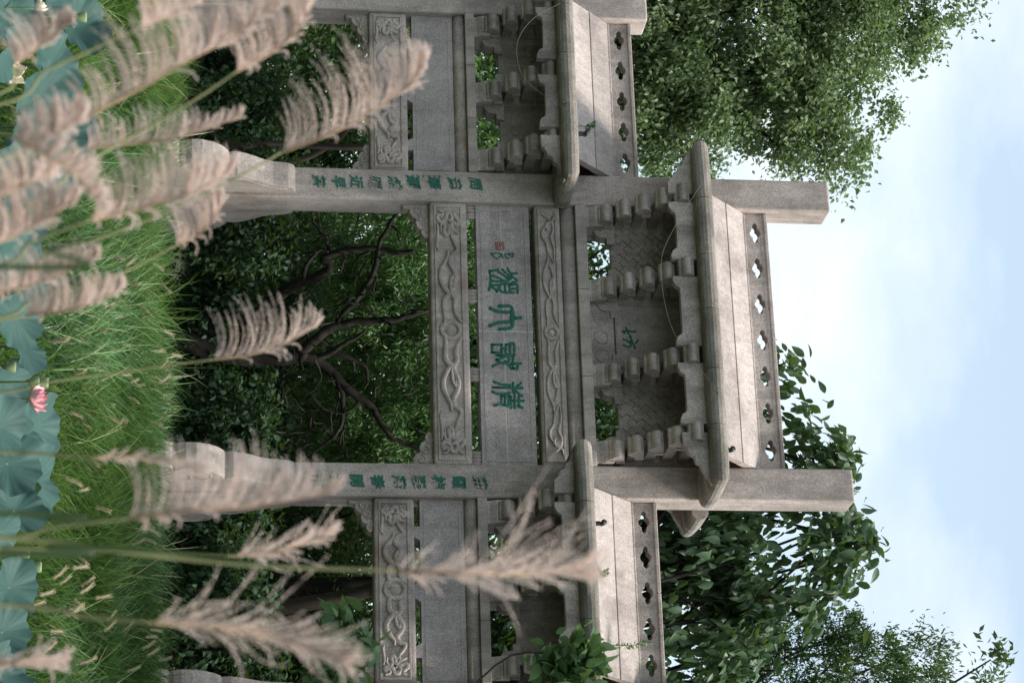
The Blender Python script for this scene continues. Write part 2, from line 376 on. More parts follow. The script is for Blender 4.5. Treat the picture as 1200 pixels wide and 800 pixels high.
# carved cloud corbels below the beams, against the pillars
def corbel(x, dirx, ztop, sc_=1.0):
    pr = [(0, 0), (.40, 0), (.41, -.05), (.36, -.09), (.31, -.085), (.285, -.13), (.22, -.155), (.175, -.14), (.15, -.19), (.10, -.225), (.06, -.22), (.04, -.29), (0, -.31)]
    o = MB().plate([(x+dirx*px*sc_, ztop+pz*sc_) for px, pz in pr], [], -.075, .075).build('corbel', ST, gate, .014)
    c = MB()
    for cx, cz, r in ((.30, -.045, .045), (.19, -.085, .05), (.085, -.13, .055)):
        c.ribbon([(x+dirx*(cx+r*(1-.11*a)*math.cos(a))*sc_, ztop+(cz+r*(1-.11*a)*math.sin(a))*sc_) for a in np.linspace(0, 7, 22)], .018, .014, -.075)
    c.build('scroll_relief', ST, o)
for dx in (-1, 1):
    corbel(dx*XI, -dx, 3.212)
    corbel(dx*(1.75+PW-.004), dx, 2.552, .9); corbel(dx*(4.165-PW+.004), -dx, 2.552, .9)

# --- bracket sets under the eaves
NOSE = [(.085-.095*math.sin(a), .095-.062*math.cos(a)) for a in np.linspace(.35, 2.75, 9)]+[(.05, .170), (.18, .172), (.18, .045), (.135, .045), (.125, .012), (.10, .0), (.075, .012), (.065, .03)]
def tier_mesh(yf):
    """one stepping tier: scrolled nose, cap block and the arm that carries it"""
    t_ = MB()
    t_.prism_x([(yf+y, z-.09) for y, z in NOSE], -.098, .098)
    t_.prism_x([(yf+.12, .055), (-.02, .055), (-.02, -.055), (yf+.27, -.055), (yf+.17, -.02)], -.058, .058)
    t_.box(-.112, .112, yf+.165, yf+.215, .0, .10)
    return t_.mesh('bracket_tier', STB)
def bracket(x, zb, tiers, first=False, full=True):
    bs = MB()
    bs.prism_x([(-.17, zb), (-.17, zb+.03), (-.21, zb+.10), (-.21, zb+.19), (.21, zb+.19), (.21, zb+.10), (.17, zb+.03), (.17, zb)], x-.13, x+.13)
    bs.box(x-.07, x+.07, -.04, .04, zb+.15, zb+1.0)
    # lateral cloud arms
    for s in (-1, 1):
        if full is not True and s != full: continue
        bs.plate([(x+s*px, zb+pz) for px, pz in ((.06, .09), (.14, .10), (.19, .13), (.215, .18), (.215, .245), (.29, .245), (.30, .34), (.06, .34))], [], -.085, .085)
    o = bs.build('bracket_set', STB, gate, .008)
    for (yf, zc) in tiers:
        key = round(yf, 3)
        if key not in TIER: TIER[key] = tier_mesh(yf)
        for s in (0, 1):
            q = link_mesh('bracket_tier', TIER[key], o, (x, 0, zc))
            if s: q.rotation_euler = (0, 0, math.pi)
            b = q.modifiers.new('edge', 'BEVEL'); b.width = .007; b.segments = 2; b.limit_method = 'ANGLE'; b.angle_limit = math.radians(40)
    return o
TIER = {}
TC = [(-.30, 5.205), (-.47, 5.39), (-.63, 5.58), (-.79, 5.775), (-.925, 5.965)]
TW = [(-.31, 3.975), (-.51, 4.165), (-.68, 4.355), (-.82, 4.55)]
for x, f_ in ((-1.42, 1), (-.52, True), (.50, True), (1.40, -1)): bracket(x, 4.99, TC, full=f_)
for sgn in (-1, 1):
    c = sgn*2.957
    for x, f_ in ((c-.86, 1), (c, True), (c+.86, -1)): bracket(x, 3.77, TW, full=f_)

# --- panels behind the brackets
def clip(poly, x0, x1, z0, z1):
    for ax, lim, sg in ((0, x0, 1), (0, x1, -1), (1, z0, 1), (1, z1, -1)):
        out = []
        for i in range(len(poly)):
            a, b = poly[i-1], poly[i]; ia, ib = (a[ax]-lim)*sg >= 0, (b[ax]-lim)*sg >= 0
            if ia != ib:
                k = (lim-a[ax])/(b[ax]-a[ax]); out.append((a[0]+k*(b[0]-a[0]), a[1]+k*(b[1]-a[1])))
            if ib: out.append(b)
        poly = out
        if len(poly) < 3: return []
    return poly
panel = MB().box(-XI, XI, -.03, .03, 5.275, 6.2).build('eave_panel', STB, gate, .006)
PLUS = [(-.5, -1.5), (.5, -1.5), (.5, -.5), (1.5, -.5), (1.5, .5), (.5, .5), (.5, 1.5), (-.5, 1.5), (-.5, .5), (-1.5, .5), (-1.5, -.5), (-.5, -.5)]
cu = .078
for bx0, bx1 in ((-1.345, -.60), (.58, 1.325)):
    fb = MB(); cx, cz = (bx0+bx1)/2, 5.70
    for i in range(-9, 10):
        for j in range(-9, 10):
            gx, gz_ = 2*i-j, i+2*j
            kk = .91+.03*random.random()
            pts = [((gx+px*kk)*cu, (gz_+pz*kk)*cu) for px, pz in PLUS]
            pts = [(cx+(a-b)*.7071, cz+(a+b)*.7071) for a, b in pts]
            pc = clip(pts, bx0, bx1, 5.285, 6.12)
            cl = []
            for q in pc:
                if not cl or abs(q[0]-cl[-1][0])+abs(q[1]-cl[-1][1]) > 1e-5: cl.append(q)
            if len(cl) >= 3: fb.plate(cl, [], -.030-.014-.006*random.random(), -.029)
    fb.build('fret_relief', STB, panel)
    fr = MB()
small = MB().box(-.385, .365, -.075, -.02, 5.285, 6.13).build('inscription_slab', STT, gate, .008)
MB().plate([(-.37, 5.30), (.35, 5.30), (.35, 6.11), (-.37, 6.11)], [[(-.27, 5.36), (.27, 5.36), (.27, 6.05), (-.27, 6.05)]], -.083, -.07).build('border_moulding', STT, small, .005)
c = MB()
for cx, cz, r in ((-.325, 5.45, .055), (-.32, 5.75, .06), (.315, 5.45, .05), (.315, 5.8, .055), (-.32, 6.0, .05)):
    c.ribbon([(cx+r*(1-.1*a)*math.cos(a)*.7, cz+r*(1-.1*a)*1.5*math.sin(a)) for a in np.linspace(0, 7.5, 26)], .016, .010, -.083)
c.build('scroll_relief', STT, small)
lowp = MB().box(-.40, .38, -.06, .03, 4.99, 5.27).build('frieze_panel', STB, gate, .006)
c = MB()
for cx in (-.22, .0, .22): c.ribbon(ring_pts(cx, 5.13, .075), .016, .012, -.06, True)
c.build('ring_relief', STB, lowp)
for sgn in (-1, 1):
    a, b_ = sorted((sgn*(1.75+PW-.004), sgn*(4.165-PW+.004)))
    wp = MB().box(a, b_, -.03, .03, 4.06, 4.75).build('eave_panel', STB, gate, .006)
    for k in range(9):
        c = MB(); cx = a+.2+(b_-a-.4)*k/8; cz = 4.25+.18*(k % 3); r = .10
        c.ribbon([(cx+r*(1-.09*q)*math.cos(q)*1.2, cz+r*(1-.09*q)*math.sin(q)) for q in np.linspace(0, 8, 30)], .022, .013, -.03)
        c.build('scroll_relief', STB, wp)

# --- fascia boards, eaves, roof slabs and ridges
def fascia(x0, x1, z0, z1, s, yy=.86):
    k = .11
    pts = [(x0, z0-.055), (x0+k*.5, z0-.055), (x0+k, z0-.03), (x0+k+.03, z0+.015), (x0+k+.09, z0+.02), (x1-k-.09, z0+.02), (x1-k-.03, z0+.015), (x1-k, z0-.03), (x1-k*.5, z0-.055), (x1, z0-.055), (x1, z1), (x0, z1)]
    ya, yb_ = sorted((-yy*s, -(yy-.09)*s))
    MB().plate(pts, [], ya, yb_).build('fascia_board', STB, gate, .008)
def tail(x, d, L, z0, z1, s, yy=.86):
    pts = [(0, -.05), (.14, -.045), (.19, .0), (.24, .02), (.27, .07), (.33, .085), (.36, .13), (.42, .15), (L, .25), (L, z1-z0), (0, z1-z0)]
    ya, yb_ = sorted((-yy*s, -(yy-.09)*s))
    MB().plate([(x+d*a, z0+q) for a, q in pts], [], ya, yb_).build('fascia_tail', STB, gate, .008)
def eave(xl, xr, dz, s, cuts):
    """rounded eave stones running round three sides; xl, xr outer tips"""
    zc = 6.185+dz; r = .088
    prof = [(0, 6.335+dz), (.29, 6.292+dz)]+[(.375+r*math.cos(a), zc+r*math.sin(a)*1.08) for a in np.linspace(1.75, -1.75, 9)]+[(.27, 6.085+dz), (-.02, 6.105+dz)]
    n = len(prof); Yb = -.585; L = .463
    ch = .09
    def ringat(x, y, nx, ny): return [(x+o*nx, s*(y+o*ny), z) for o, z in prof]
    xi, xj = xl+L, xr-L
    def seg(name, rings):
        q = MB(); m = len(rings)
        q.add([v for rg in rings for v in rg], [(i*n+k, i*n+(k+1) % n, (i+1)*n+(k+1) % n, (i+1)*n+k) for i in range(m-1) for k in range(n)])
        q.f += [list(range(n-1, -1, -1)), [(m-1)*n+k for k in range(n)]]; q.sm += [False, False]
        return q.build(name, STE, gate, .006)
    pos = [xi]+cuts+[xj]
    for i in range(len(pos)-1):
        a, b = pos[i]+(.003 if i else 0), pos[i+1]-.003
        rings = [ringat(a, Yb, 0, -1), ringat(b, Yb, 0, -1)]
        if i == 0: rings = [ringat(xi, -.2, -1, 0), ringat(xi, Yb+.02, -1, 0), ringat(xi, Yb, -.90, -.90)]+[ringat(xi+.06, Yb, 0, -1)]+[ringat(b, Yb, 0, -1)]
        if i == len(pos)-2: rings = [ringat(a, Yb, 0, -1), ringat(xj-.06, Yb, 0, -1), ringat(xj, Yb, .90, -.90), ringat(xj, Yb+.02, 1, 0), ringat(xj, -.2, 1, 0)]
        seg('eave_stone', rings)
def roof(x0, x1, xl, xr, dz, cuts, nh):
    for s in (1, -1):
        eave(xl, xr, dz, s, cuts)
        # soffit over the brackets
        MB().box(x0+.003, x1-.003, min(-.84*s, -.03*s), max(-.84*s, -.03*s), 6.105+dz, 6.17+dz).build('soffit', STB, gate)
        # two courses of sloping slabs
        ya, za, yb_, zb = -.60, 6.33+dz, -.085, 6.83+dz
        L = math.hypot(yb_-ya, zb-za); ty, tz = (yb_-ya)/L, (zb-za)/L; ny, nz_ = -tz, ty
        for (u0, u1, h) in ((0, .49, .085), (.496, 1.0, .10)):
            pr = [(ya+ty*L*u0, za+tz*L*u0), (ya+ty*L*u1, za+tz*L*u1)]
            pr = [(pr[0][0]-ny*(-0), pr[0][1]), pr[1], (pr[1][0]-ny*h, pr[1][1]-nz_*h), (pr[0][0]-ny*h, pr[0][1]-nz_*h)]
            if u0 == 0: pr = [(q[0]+ny*.010*0, q[1]) for q in pr]
            else: pr = [(q[0]+ny*.008, q[1]+nz_*.008) for q in pr]
            MB().prism_x([(q[0]*s, q[1]) for q in pr], x0+.004, x1-.004).build('roof_slab', STR, gate, .007)
    # ridge: base moulding, pierced wall, cap
    rz = 6.80+dz
    holes = []; Lx = x1-x0
    hq = [(.0, .063), (.026, .058), (.048, .043), (.062, .026), (.080, .030), (.102, .026), (.118, .014)]
    hole = hq+[(.126, 0)]+[(a, -b) for a, b in hq[::-1]]+[(-a, -b) for a, b in hq[1:]]+[(-.126, 0)]+[(-a, b) for a, b in hq[:0:-1]]
    for i in range(nh):
        cx = x0+Lx*(i+.55)/(nh+.1); holes.append([(cx+a, rz+.165+b) for a, b in hole])
    wl = MB().plate([(x0+.004, rz+.05), (x1-.004, rz+.05), (x1-.004, rz+.27), (x0+.004, rz+.27)], holes, -.075, .075).build('ridge', ST, gate, .004)
    MB().box(x0+.004, x1-.004, -.10, .10, rz-.05, rz+.052).build('ridge_base', ST, wl, .012)
    for i in range(2):
        xa, xb = x0+.004+Lx*i/2, x0+Lx*(i+1)/2-.004
        MB().box(xa, xb, -.095, .095, rz+.268, rz+.312).build('ridge_cap', ST, wl, .010)
roof(-1.56, 1.56, -2.06, 2.04, 0, [-1.30, -.62, .02, .72, 1.36], 7)
for sgn in (-1, 1):
    c = sgn*2.957; e = 1.50
    xa, xb = sorted((sgn*1.50, sgn*4.43))
    roof(c-1.017, c+1.017, xa, xb, -1.47, [c-.72, c-.1, c+.55], 5)
for s in (1, -1):
    for a, b in ((-1.42, -.52), (-.52, .50), (.50, 1.40)): fascia(a+.10, b-.10, 5.86, 6.12, s)
    tail(-1.32-.10, -1, .58, 5.86, 6.10, s); tail(1.30+.10, 1, .58, 5.86, 6.10, s)
    for sgn in (-1, 1):
        c = sgn*2.957
        for a, b in ((c-.86, c), (c, c+.86)): fascia(a+.10, b-.10, 4.45, 4.65, s)
        tail(c-.86, -1, .55, 4.45, 4.64, s); tail(c+.86, 1, .55, 4.45, 4.64, s)

# --- lettering
def strokes(name, lst, box, k, Y, wd, parent, mat, ht=.007):
    """brush strokes on the plane y=Y, read off the photograph (k photo-pixels per unit)"""
    q = MB()
    for st in lst:
        pts = [on_y(box[0]+a/k, box[1]+b/k, Y) for a, b in st]
        pts = [(v[0], v[2]) for v in pts]
        if len(pts) > 2: pts = [tuple(v) for v in crom(pts, 4)]
        n = len(pts); e = Vector(pts[-1])-Vector(pts[0])
        q.ribbon(pts, [wd*(.85+.15*math.sin(3*i+len(lst))) for i in range(n)], ht, Y)
        for cpt in (pts[0], pts[-1]):                    # round brush ends
            rr = wd*.46; rg = [(cpt[0]+rr*math.cos(a), Y-.0055, cpt[1]+rr*math.sin(a)) for a in np.linspace(0, 2*math.pi, 10, endpoint=False)]
            q.add(rg+[(v[0], Y+.003, v[2]) for v in rg], [tuple(range(10))]+[(i, (i+1) % 10, 10+(i+1) % 10, 10+i) for i in range(10)])
    return q.build(name, mat, parent)
YT = -.101
B6 = (565, 310); B7 = (565, 390)
strokes('character', [[(450,622),(375,630)],[(200,487),(330,487),(356,540),(368,600),(366,650),(356,705),(332,742),(205,757)],[(95,512),(160,540),(250,555),(345,555)],[(92,716),(165,688),(250,672),(345,672)],[(345,555),(345,672)]], B6, 10, YT, .047, tablet, GREEN)
strokes('character', [[(88,78),(185,62)],[(90,75),(102,190),(80,300)],[(120,130),(200,158),(262,192)],[(190,85),(250,120),(300,172)],[(240,58),(275,95)],[(300,52),(330,100),(345,132)],[(340,108),(405,100)],[(340,130),(412,190),(350,212)],[(110,192),(200,197),(290,195),(335,168)],[(300,118),(322,160)],[(110,245),(180,240),(230,230),(325,225)],[(208,245),(205,290),(250,325),(372,328)],[(270,238),(270,320)],[(318,235),(330,320)],[(340,240),(412,235),(415,330)],[(350,285),(385,283)],[(100,262),(150,282),(172,312)],[(172,312),(192,275)]], B6, 10, YT, .033, tablet, GREEN)
strokes('character', [[(95,110),(95,182)],[(95,182),(182,182)],[(182,182),(182,110)],[(182,110),(95,110)],[(225,112),(298,98),(300,205)],[(262,108),(262,198)],[(225,112),(225,192),(300,205)],[(182,145),(225,145)],[(138,208),(292,215)],[(100,312),(170,280),(235,290),(275,335)],[(135,252),(200,288)],[(140,252),(240,218),(250,268),(212,266)],[(290,215),(290,330)],[(270,290),(362,286)],[(300,335),(328,335),(336,300)]], B7, 8, YT, .035, tablet, GREEN)
strokes('character', [[(110,457),(180,480),(262,490)],[(100,510),(378,516)],[(290,470),(295,555)],[(365,470),(328,500)],[(98,550),(160,572),(262,560)],[(375,588),(335,560),(308,530)],[(115,678),(182,668)],[(182,668),(182,588)],[(182,588),(252,590)],[(252,590),(252,680)],[(182,670),(272,692)],[(217,590),(217,678)],[(272,600),(272,698)],[(305,570),(308,700)],[(345,585),(345,690)],[(265,635),(388,635)],[(376,700),(340,682)]], B7, 8, YT, .034, tablet, GREEN)
strokes('signature', [[(225,410),(350,400),(412,420)],[(230,410),(300,470),(345,502)],[(370,470),(420,440),(440,480)],[(410,410),(435,470)],[(480,412),(500,482),(542,482)],[(520,420),(612,405)],[(540,412),(610,470),(622,412)]], (560, 270), 15, YT, .020, tablet, GREEN)
sx0 = [[(310,215),(445,215)],[(310,215),(325,340)],[(325,340),(455,340)],[(445,215),(455,340)],[(315,260),(450,262)],[(360,262),(362,338)],[(405,262),(408,338)],[(340,215),(345,258)],[(385,220),(388,258)],[(420,220),(422,258)],[(330,300),(362,300)]]
strokes('seal', sx0, (560, 270), 15, YT, .0075, tablet, RED)
strokes('character', [[(355,440),(385,475),(420,502)],[(435,440),(465,510)],[(400,480),(470,478),(545,485)],[(578,586),(552,615)],[(482,535),(540,682)],[(352,545),(420,580),(505,612)],[(348,605),(400,640),(480,665),(492,630),(462,603)]], (690, 340), 10, -.076, .026, small, GREEN)
def font_char(ch, size, x, z, y, parent, skew=0., seed=0, mat=GREEN, wgt=.004):
    cu_ = bpy.data.curves.new('character', 'FONT'); cu_.body = ch; cu_.size = size; cu_.align_x = 'CENTER'; cu_.align_y = 'CENTER'
    cu_.offset = wgt; cu_.shear = skew; cu_.extrude = .003; cu_.resolution_u = 3
    ob = bpy.data.objects.new('character', cu_); COL.objects.link(ob)
    bpy.context.view_layer.update()
    me = bpy.data.meshes.new_from_object(ob.evaluated_get(bpy.context.evaluated_depsgraph_get()))
    bpy.data.objects.remove(ob)
    n = len(me.vertices)
    if n:
        co = np.empty(n*3, np.float32); me.vertices.foreach_get('co', co); co = co.reshape(-1, 3)
        co[:, 0] -= (co[:, 0].min()+co[:, 0].max())/2; co[:, 1] -= (co[:, 1].min()+co[:, 1].max())/2
        rr = np.random.default_rng(seed); ph = rr.random(6)*6
        a = co[:, :2]/size                                # a hand's unevenness
        co[:, 0] += size*.035*np.sin(a[:, 1]*7+ph[0])+size*.02*np.sin(a[:, 0]*9+ph[1])
        co[:, 1] += size*.04*np.sin(a[:, 0]*6+ph[2])+size*.10*a[:, 0]
        me.vertices.foreach_set('co', co.ravel())
    me.materials.clear(); me.materials.append(mat)
    o = link_mesh('character', me, parent, (x, y, z)); o.rotation_euler = (math.pi/2, 0, 0)
LEFT = [('問',557),('濤',533),('華',509),('翻',485),('然',463),('暖',440),('近',418),('早',397),('茶',374)]
RIGHT = [('蕭',563),('霞',538),('棹',514),('聚',491),('薄',468),('春',443),('開',418),('漁',395),('市',372)]
for i, (ch, v) in enumerate(LEFT):
    q = on_y(v, 212.5+(v-374)*.016, -PW); font_char(ch, .155, q[0], q[2], -PW-.003, pillars[1], .15, i)
for i, (ch, v) in enumerate(RIGHT):
    q = on_y(v, 563+(v-372)*.012, -PW); font_char(ch, .155, q[0], q[2], -PW-.003, pillars[2], .05, 30+i)
for i in range(7):                                      # the small dedication beside the couplet
    q = on_y(477+i*6.4, 206.6+.1*i, -PW)
    k = MB(); k.ribbon([(q[0]-.018, q[2]+.008*(i % 2)), (q[0]+.018, q[2]-.004)], .008, .004, -PW); k.ribbon([(q[0]+.006*(i % 3-1), q[2]+.018), (q[0]-.008, q[2]-.018)], .007, .004, -PW); k.build('small_character', GREEN, pillars[1])

# ------------------------------------------------------------------ small things on the gateway
def wire(pts, label, r=.0017):
    tag(MB().tube([tuple(v) for v in crom(pts, 6)], r, 5).build('hanging_wire', WIREM), label, 'wire')
wire([on_y(827, 208, -1.06), on_y(800, 250, -1.06), on_y(780, 287, -1.05), on_y(775, 310, -1.05), on_y(778, 350, -1.05), on_y(790, 390, -1.05), on_y(815, 425, -1.06), on_y(846, 465, -1.06)], 'thin pale wire sagging below the middle eave of the gateway')
wire([on_y(657, 4, -1.06), on_y(625, 22, -1.06), on_y(607, 48, -1.05), on_y(608, 78, -1.05), on_y(620, 98, -1.05), on_y(645, 117, -1.05), on_y(674, 134, -1.06)], 'thin wire sagging below the left wing eave behind the grass plumes')
def spot(x, y, label):
    q = on_y(x, y, -.93); e = empty('spotlight', q)
    MB().box(-.02, .02, -.02, .02, -.05, .02).build('foot', BLACK, e)
    MB().tube([(0, .03, .035), (0, -.05, .055)], [.022, .032], 10).build('lamp_head', BLACK, e)
    tag(e, label, 'spotlight')
spot(682, 157, 'tiny black spotlight on the eave of the left wing')
spot(852, 527, 'tiny black spotlight on the top eave of the gateway')
spot(701, 613, 'tiny black spotlight on the eave of the right wing')

# ------------------------------------------------------------------ foliage builders
def leaves_mesh(name, pos, axis, nrm, ln, wd, mat, rnd, fine=False):
    n = len(pos); ax = axis/np.linalg.norm(axis, axis=1, keepdims=True)
    nr = nrm-ax*(nrm*ax).sum(1, keepdims=True); nr /= np.linalg.norm(nr, axis=1, keepdims=True)+1e-9
    sd = np.cross(ax, nr); L = ln[:, None]; W = wd[:, None]
    if not fine:
        V = np.stack([pos, pos+ax*L*.45+sd*W+nr*W*.35, pos+ax*L-nr*L*.12, pos+ax*L*.45-sd*W+nr*W*.35], 1).reshape(-1, 3)
        b = np.arange(n)[:, None]*4
        F = (b+np.array([0, 1, 2, 0, 2, 3])).ravel(); T = np.full(2*n, 3)
        return np_mesh(name, V, F, T, mat, np.repeat(rnd, 4))
    stn = [(.14, .62), (.36, 1.0), (.60, .86), (.82, .45)]
    cols = [pos]
    for f, wq in stn:
        dz = -nr*L*.22*f*f
        cols += [pos+ax*L*f+sd*W*wq+nr*W*.30*wq+dz, pos+ax*L*f-nr*W*.05+dz, pos+ax*L*f-sd*W*wq+nr*W*.30*wq+dz]
    cols.append(pos+ax*L-nr*L*.24)
    V = np.stack(cols, 1).reshape(-1, 3); b = np.arange(n)[:, None]*14
    idx = [0,1,2, 0,2,3]; tot = [3, 3]
    for k in range(3):
        o_ = 1+3*k; idx += [o_, o_+3, o_+4, o_+1, o_+1, o_+4, o_+5, o_+2]; tot += [4, 4]
    idx += [10, 13, 11, 11, 13, 12]; tot += [3, 3]
    return np_mesh(name, V, (b+np.array(idx)).ravel(), np.tile(tot, n), mat, np.repeat(rnd, 14), True)
def unit(n): v = rng.normal(size=(n, 3)); return v/np.linalg.norm(v, axis=1, keepdims=True)
def crown_points(ells, ncl, per, rcl, surf=.5):
    """clumps of leaves spread through a set of ellipsoids (centre, radii)"""
    vol = np.array([e[1][0]*e[1][1]*e[1][2] for e in ells])**.75; vol = vol/vol.sum()
    which = rng.choice(len(ells), ncl, p=vol); d = unit(ncl); r = rng.random(ncl)**surf
    C_ = np.array([ells[k][0] for k in which]); R_ = np.array([ells[k][1] for k in which])
    cc = C_+d*R_*(.35+.65*r)[:, None]
    cr = rcl*(.6+.8*rng.random(ncl))
    pos = np.repeat(cc, per, 0)+np.clip(rng.normal(size=(ncl*per, 3)), -2.2, 2.2)*np.repeat(cr, per)[:, None]*np.array([.55, .55, .38])
    return cc, pos
def tree(name, label, base, ells, ncl, per, rcl, ln, aspect, mat, bark, trunk_r, fork, group=None, cat='tree', droop=.5, fine=False, nlimb=16, surf=.45, limbs=None, up=.8):
    base = np.array(base, float); e = empty(name, base); tag(e, label, cat, group)
    cc, pos = crown_points(ells, ncl, per, rcl, surf); n = len(pos)
    cen = np.mean([q[0] for q in ells], 0)
    axis = unit(n)*1.0+(pos-cen)/np.linalg.norm(pos-cen, axis=1, keepdims=True)*.5+np.array([0, 0, -droop])
    nrm = unit(n)*.75+np.array([0, 0, up])
    L = ln*(.65+.7*rng.random(n)); W = L*aspect
    clt = np.repeat(rng.random(len(cc)), per)
    rnd = np.clip(.55*clt+.45*rng.random(n), 0, 1)
    link_mesh('crown', leaves_mesh('crown', pos-base, axis, nrm, L, W, mat, rnd, fine), e)
    tb = MB(); top = np.array(fork, float)
    q = [base*(1-s)+top*s+np.array([.12*math.sin(5*s+base[0]), .12*math.sin(4*s+base[1]*2), 0])*s for s in np.linspace(0, 1, 8)]
    tb.tube([v-base-np.array([0, 0, .25 if i == 0 else 0]) for i, v in enumerate(q)], list(np.linspace(trunk_r, trunk_r*.62, 8)), 9)
    for k in (limbs if limbs is not None else rng.choice(len(cc), min(nlimb, len(cc)), replace=False)):
        a = q[-1]*.999+0*top; bpt = cc[k] if not hasattr(k, '__len__') else np.array(k)
        lowq = [k_i for k_i in range(2, 8) if q[k_i][2] < bpt[2]-.25]; st = q[int(rng.choice(lowq[-3:]))] if lowq else q[3]
        md = st*.5+bpt*.5+rng.normal(size=3)*.16*np.linalg.norm(bpt-st)*np.array([1, 1, .6])
        pts = crom([st, st*.72+md*.28+rng.normal(size=3)*.08, md, bpt], 4); m_ = len(pts)
        tb.tube([v-base for v in pts], list(np.linspace(trunk_r*.42, .012, m_)), 6)
    tb.build('trunk', bark, e)
    return e
LF_LIGHT = leaf_mat('light green leaves', [(.075, .125, .055), (.13, .20, .085), (.18, .25, .115), (.28, .34, .21)], .45, .45)
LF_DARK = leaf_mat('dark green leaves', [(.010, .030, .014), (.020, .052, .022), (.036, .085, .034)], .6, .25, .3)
LF_BRIGHT = leaf_mat('sun-tinted willow leaves', [(.035, .10, .034), (.068, .165, .052), (.11, .22, .072), (.17, .28, .11)], .42, .45)  # sunlight on the middle crown is put into this lighter leaf colour
LF_BIG = leaf_mat('broad green leaves', [(.024, .060, .024), (.040, .085, .034), (.060, .115, .046), (.09, .15, .07)], .46, .30)
LF_FINE = leaf_mat('feathery green leaves', [(.025, .065, .018), (.045, .10, .028), (.08, .145, .042)], .5, .3)
LF_MID = leaf_mat('woodland leaves', [(.018, .050, .020), (.036, .090, .032), (.068, .142, .046), (.12, .20, .075)], .45, .4)
def E(x, y, d, rx, ry, rz): return (at(x, y, d), (rx, ry, rz))   # crown lobe: where it stands, its radii in metres

# tall pale-leaved tree behind the left wing
tree('broadleaf_tree', 'tall broadleaf tree with small pale green leaves rising behind the left wing roof', (-9.8, 9.5, .3),
     [E(870, 20, 38.5, 1.9, 1.9, 1.8), E(800, 130, 37.5, 1.1, 1.2, 1.1), E(985, 50, 38, 1.05, 1.0, .85), E(925, 130, 37.5, .95, .9, .8), E(1070, 35, 38.3, .55, .5, .42), E(1090, 72, 38, .22, .25, .24), E(880, -150, 39, 2.4, 2.2, 2.4),
      E(1040, 150, 37.6, .36, .3, .30), E(990, 160, 37.6, .62, .55, .42), E(985, 205, 37.4, .26, .3, .5), E(760, 60, 38, 1.6, 1.5, 1.2), E(1125, 2, 38.5, .35, .3, .28), E(1020, -60, 39, 1.3, 1.2, 1.0)],
     1250, 105, .31, .088, .30, LF_LIGHT, BARK, .22, at(720, 20, 38), droop=.55, nlimb=40)
# broad drooping leaves behind the right wing
tree('camphor_tree', 'tree with large drooping glossy leaves behind the right wing of the gateway', (1.6, 4.6, .1),
     [E(925, 640, 31.5, 1.15, 1.0, 1.0), E(850, 660, 31.5, 1.0, .9, .9), E(830, 760, 31.2, 1.0, .9, .9), E(985, 650, 31.3, .55, .5, .38), E(930, 470, 31.8, .42, .4, .42), E(985, 555, 31.4, .38, .35, .25), E(945, 525, 31.6, .5, .4, .4), E(960, 590, 31.5, .6, .5, .4), E(1010, 625, 31.3, .3, .3, .28), E(915, 425, 31.9, .16, .16, .22), E(760, 640, 31.6, .9, .8, .7)],
     240, 21, .25, .180, .24, LF_BIG, BARK, .13, at(700, 690, 31.5), droop=1.0, fine=True, nlimb=34, up=.5)
# feathery conifer at the far right
tree('juniper_tree', 'feathery dark green conifer beyond the end of the right wing', (4.3, 6.5, .2),
     [E(900, 790, 33, .9, .9, 1.0), E(1000, 790, 33, .75, .75, .8), E(1075, 785, 33, .5, .5, .45), E(985, 735, 33, .35, .35, .35), E(860, 735, 33, .5, .5, .5), E(930, 740, 33, .4, .4, .35), E(850, 870, 33.2, 1.2, 1.1, 1.3), E(1000, 880, 33.2, 1.0, .9, 1.3)],
     420, 110, .20, .075, .16, LF_FINE, BARK, .14, at(760, 830, 33), droop=-.7, nlimb=20)
tree('pinnate_tree', 'sprig-leaved tree whose tip shows above the feathery conifer', (6.5, 8.5, .25),
     [E(1165, 800, 36, .45, .4, .3), E(1100, 860, 36, .9, .8, .9), E(1000, 920, 36, 1.2, 1.1, 1.2)],
     60, 60, .28, .13, .22, LF_BIG, BARK, .15, at(900, 900, 36), droop=.2, nlimb=12)

# the wood goes on to the right of the gateway: a big spreading tree there keeps its lower half in the shade
tree('broadleaf_tree', 'big spreading tree beside the outer right pillar', (9.6, -3.2, -.2),
     [((9.6, -3.2, 7.6), (3.0, 2.8, 2.4)), ((8.6, -4.6, 6.4), (2.2, 2.0, 1.6)), ((9.8, -1.2, 6.2), (2.6, 2.0, 1.8)), ((11.5, -3.5, 5.4), (2.2, 2.4, 2.2))],
     420, 60, .55, .19, .34, LF_MID, BARK, .3, (9.7, -3.0, 4.2), nlimb=20)
# ------------------------------------------------------------------ the gnarled tree seen through the middle opening
root = on_y(172, 388, 3.2); root[2] = .0
gn = empty('gnarled_tree', root); tag(gn, 'dark gnarled tree with twisting bare limbs behind the middle opening', 'tree')
def P2(x, y, dd=0): return at(180+x*.375, 240+y*.375, 30.4+dd)-root
def limb(name, pts, r0, r1, parent):
    c_ = crom(pts, 6); n = len(c_); w_ = np.cumsum(rng.normal(size=(n, 3))*.006, 0)
    return MB().tube([v+w_[i]*min(1, i/4) for i, v in enumerate(c_)], list(np.linspace(r0, r1, n)), 8).build(name, BARK, parent)
tr = limb('trunk', [P2(-60, 392), P2(0, 400), P2(90, 418), P2(180, 440), P2(250, 458), P2(330, 466), P2(410, 466), P2(470, 470)], .165, .085, gn)
limb('limb', [P2(90, 418), P2(200, 395, .2), P2(330, 335, .3), P2(400, 280, .3), P2(470, 235, .2), P2(540, 210, .1), P2(572, 190), P2(545, 165), P2(600, 150), P2(700, 140), P2(790, 156), P2(840, 150)], .09, .03, gn)
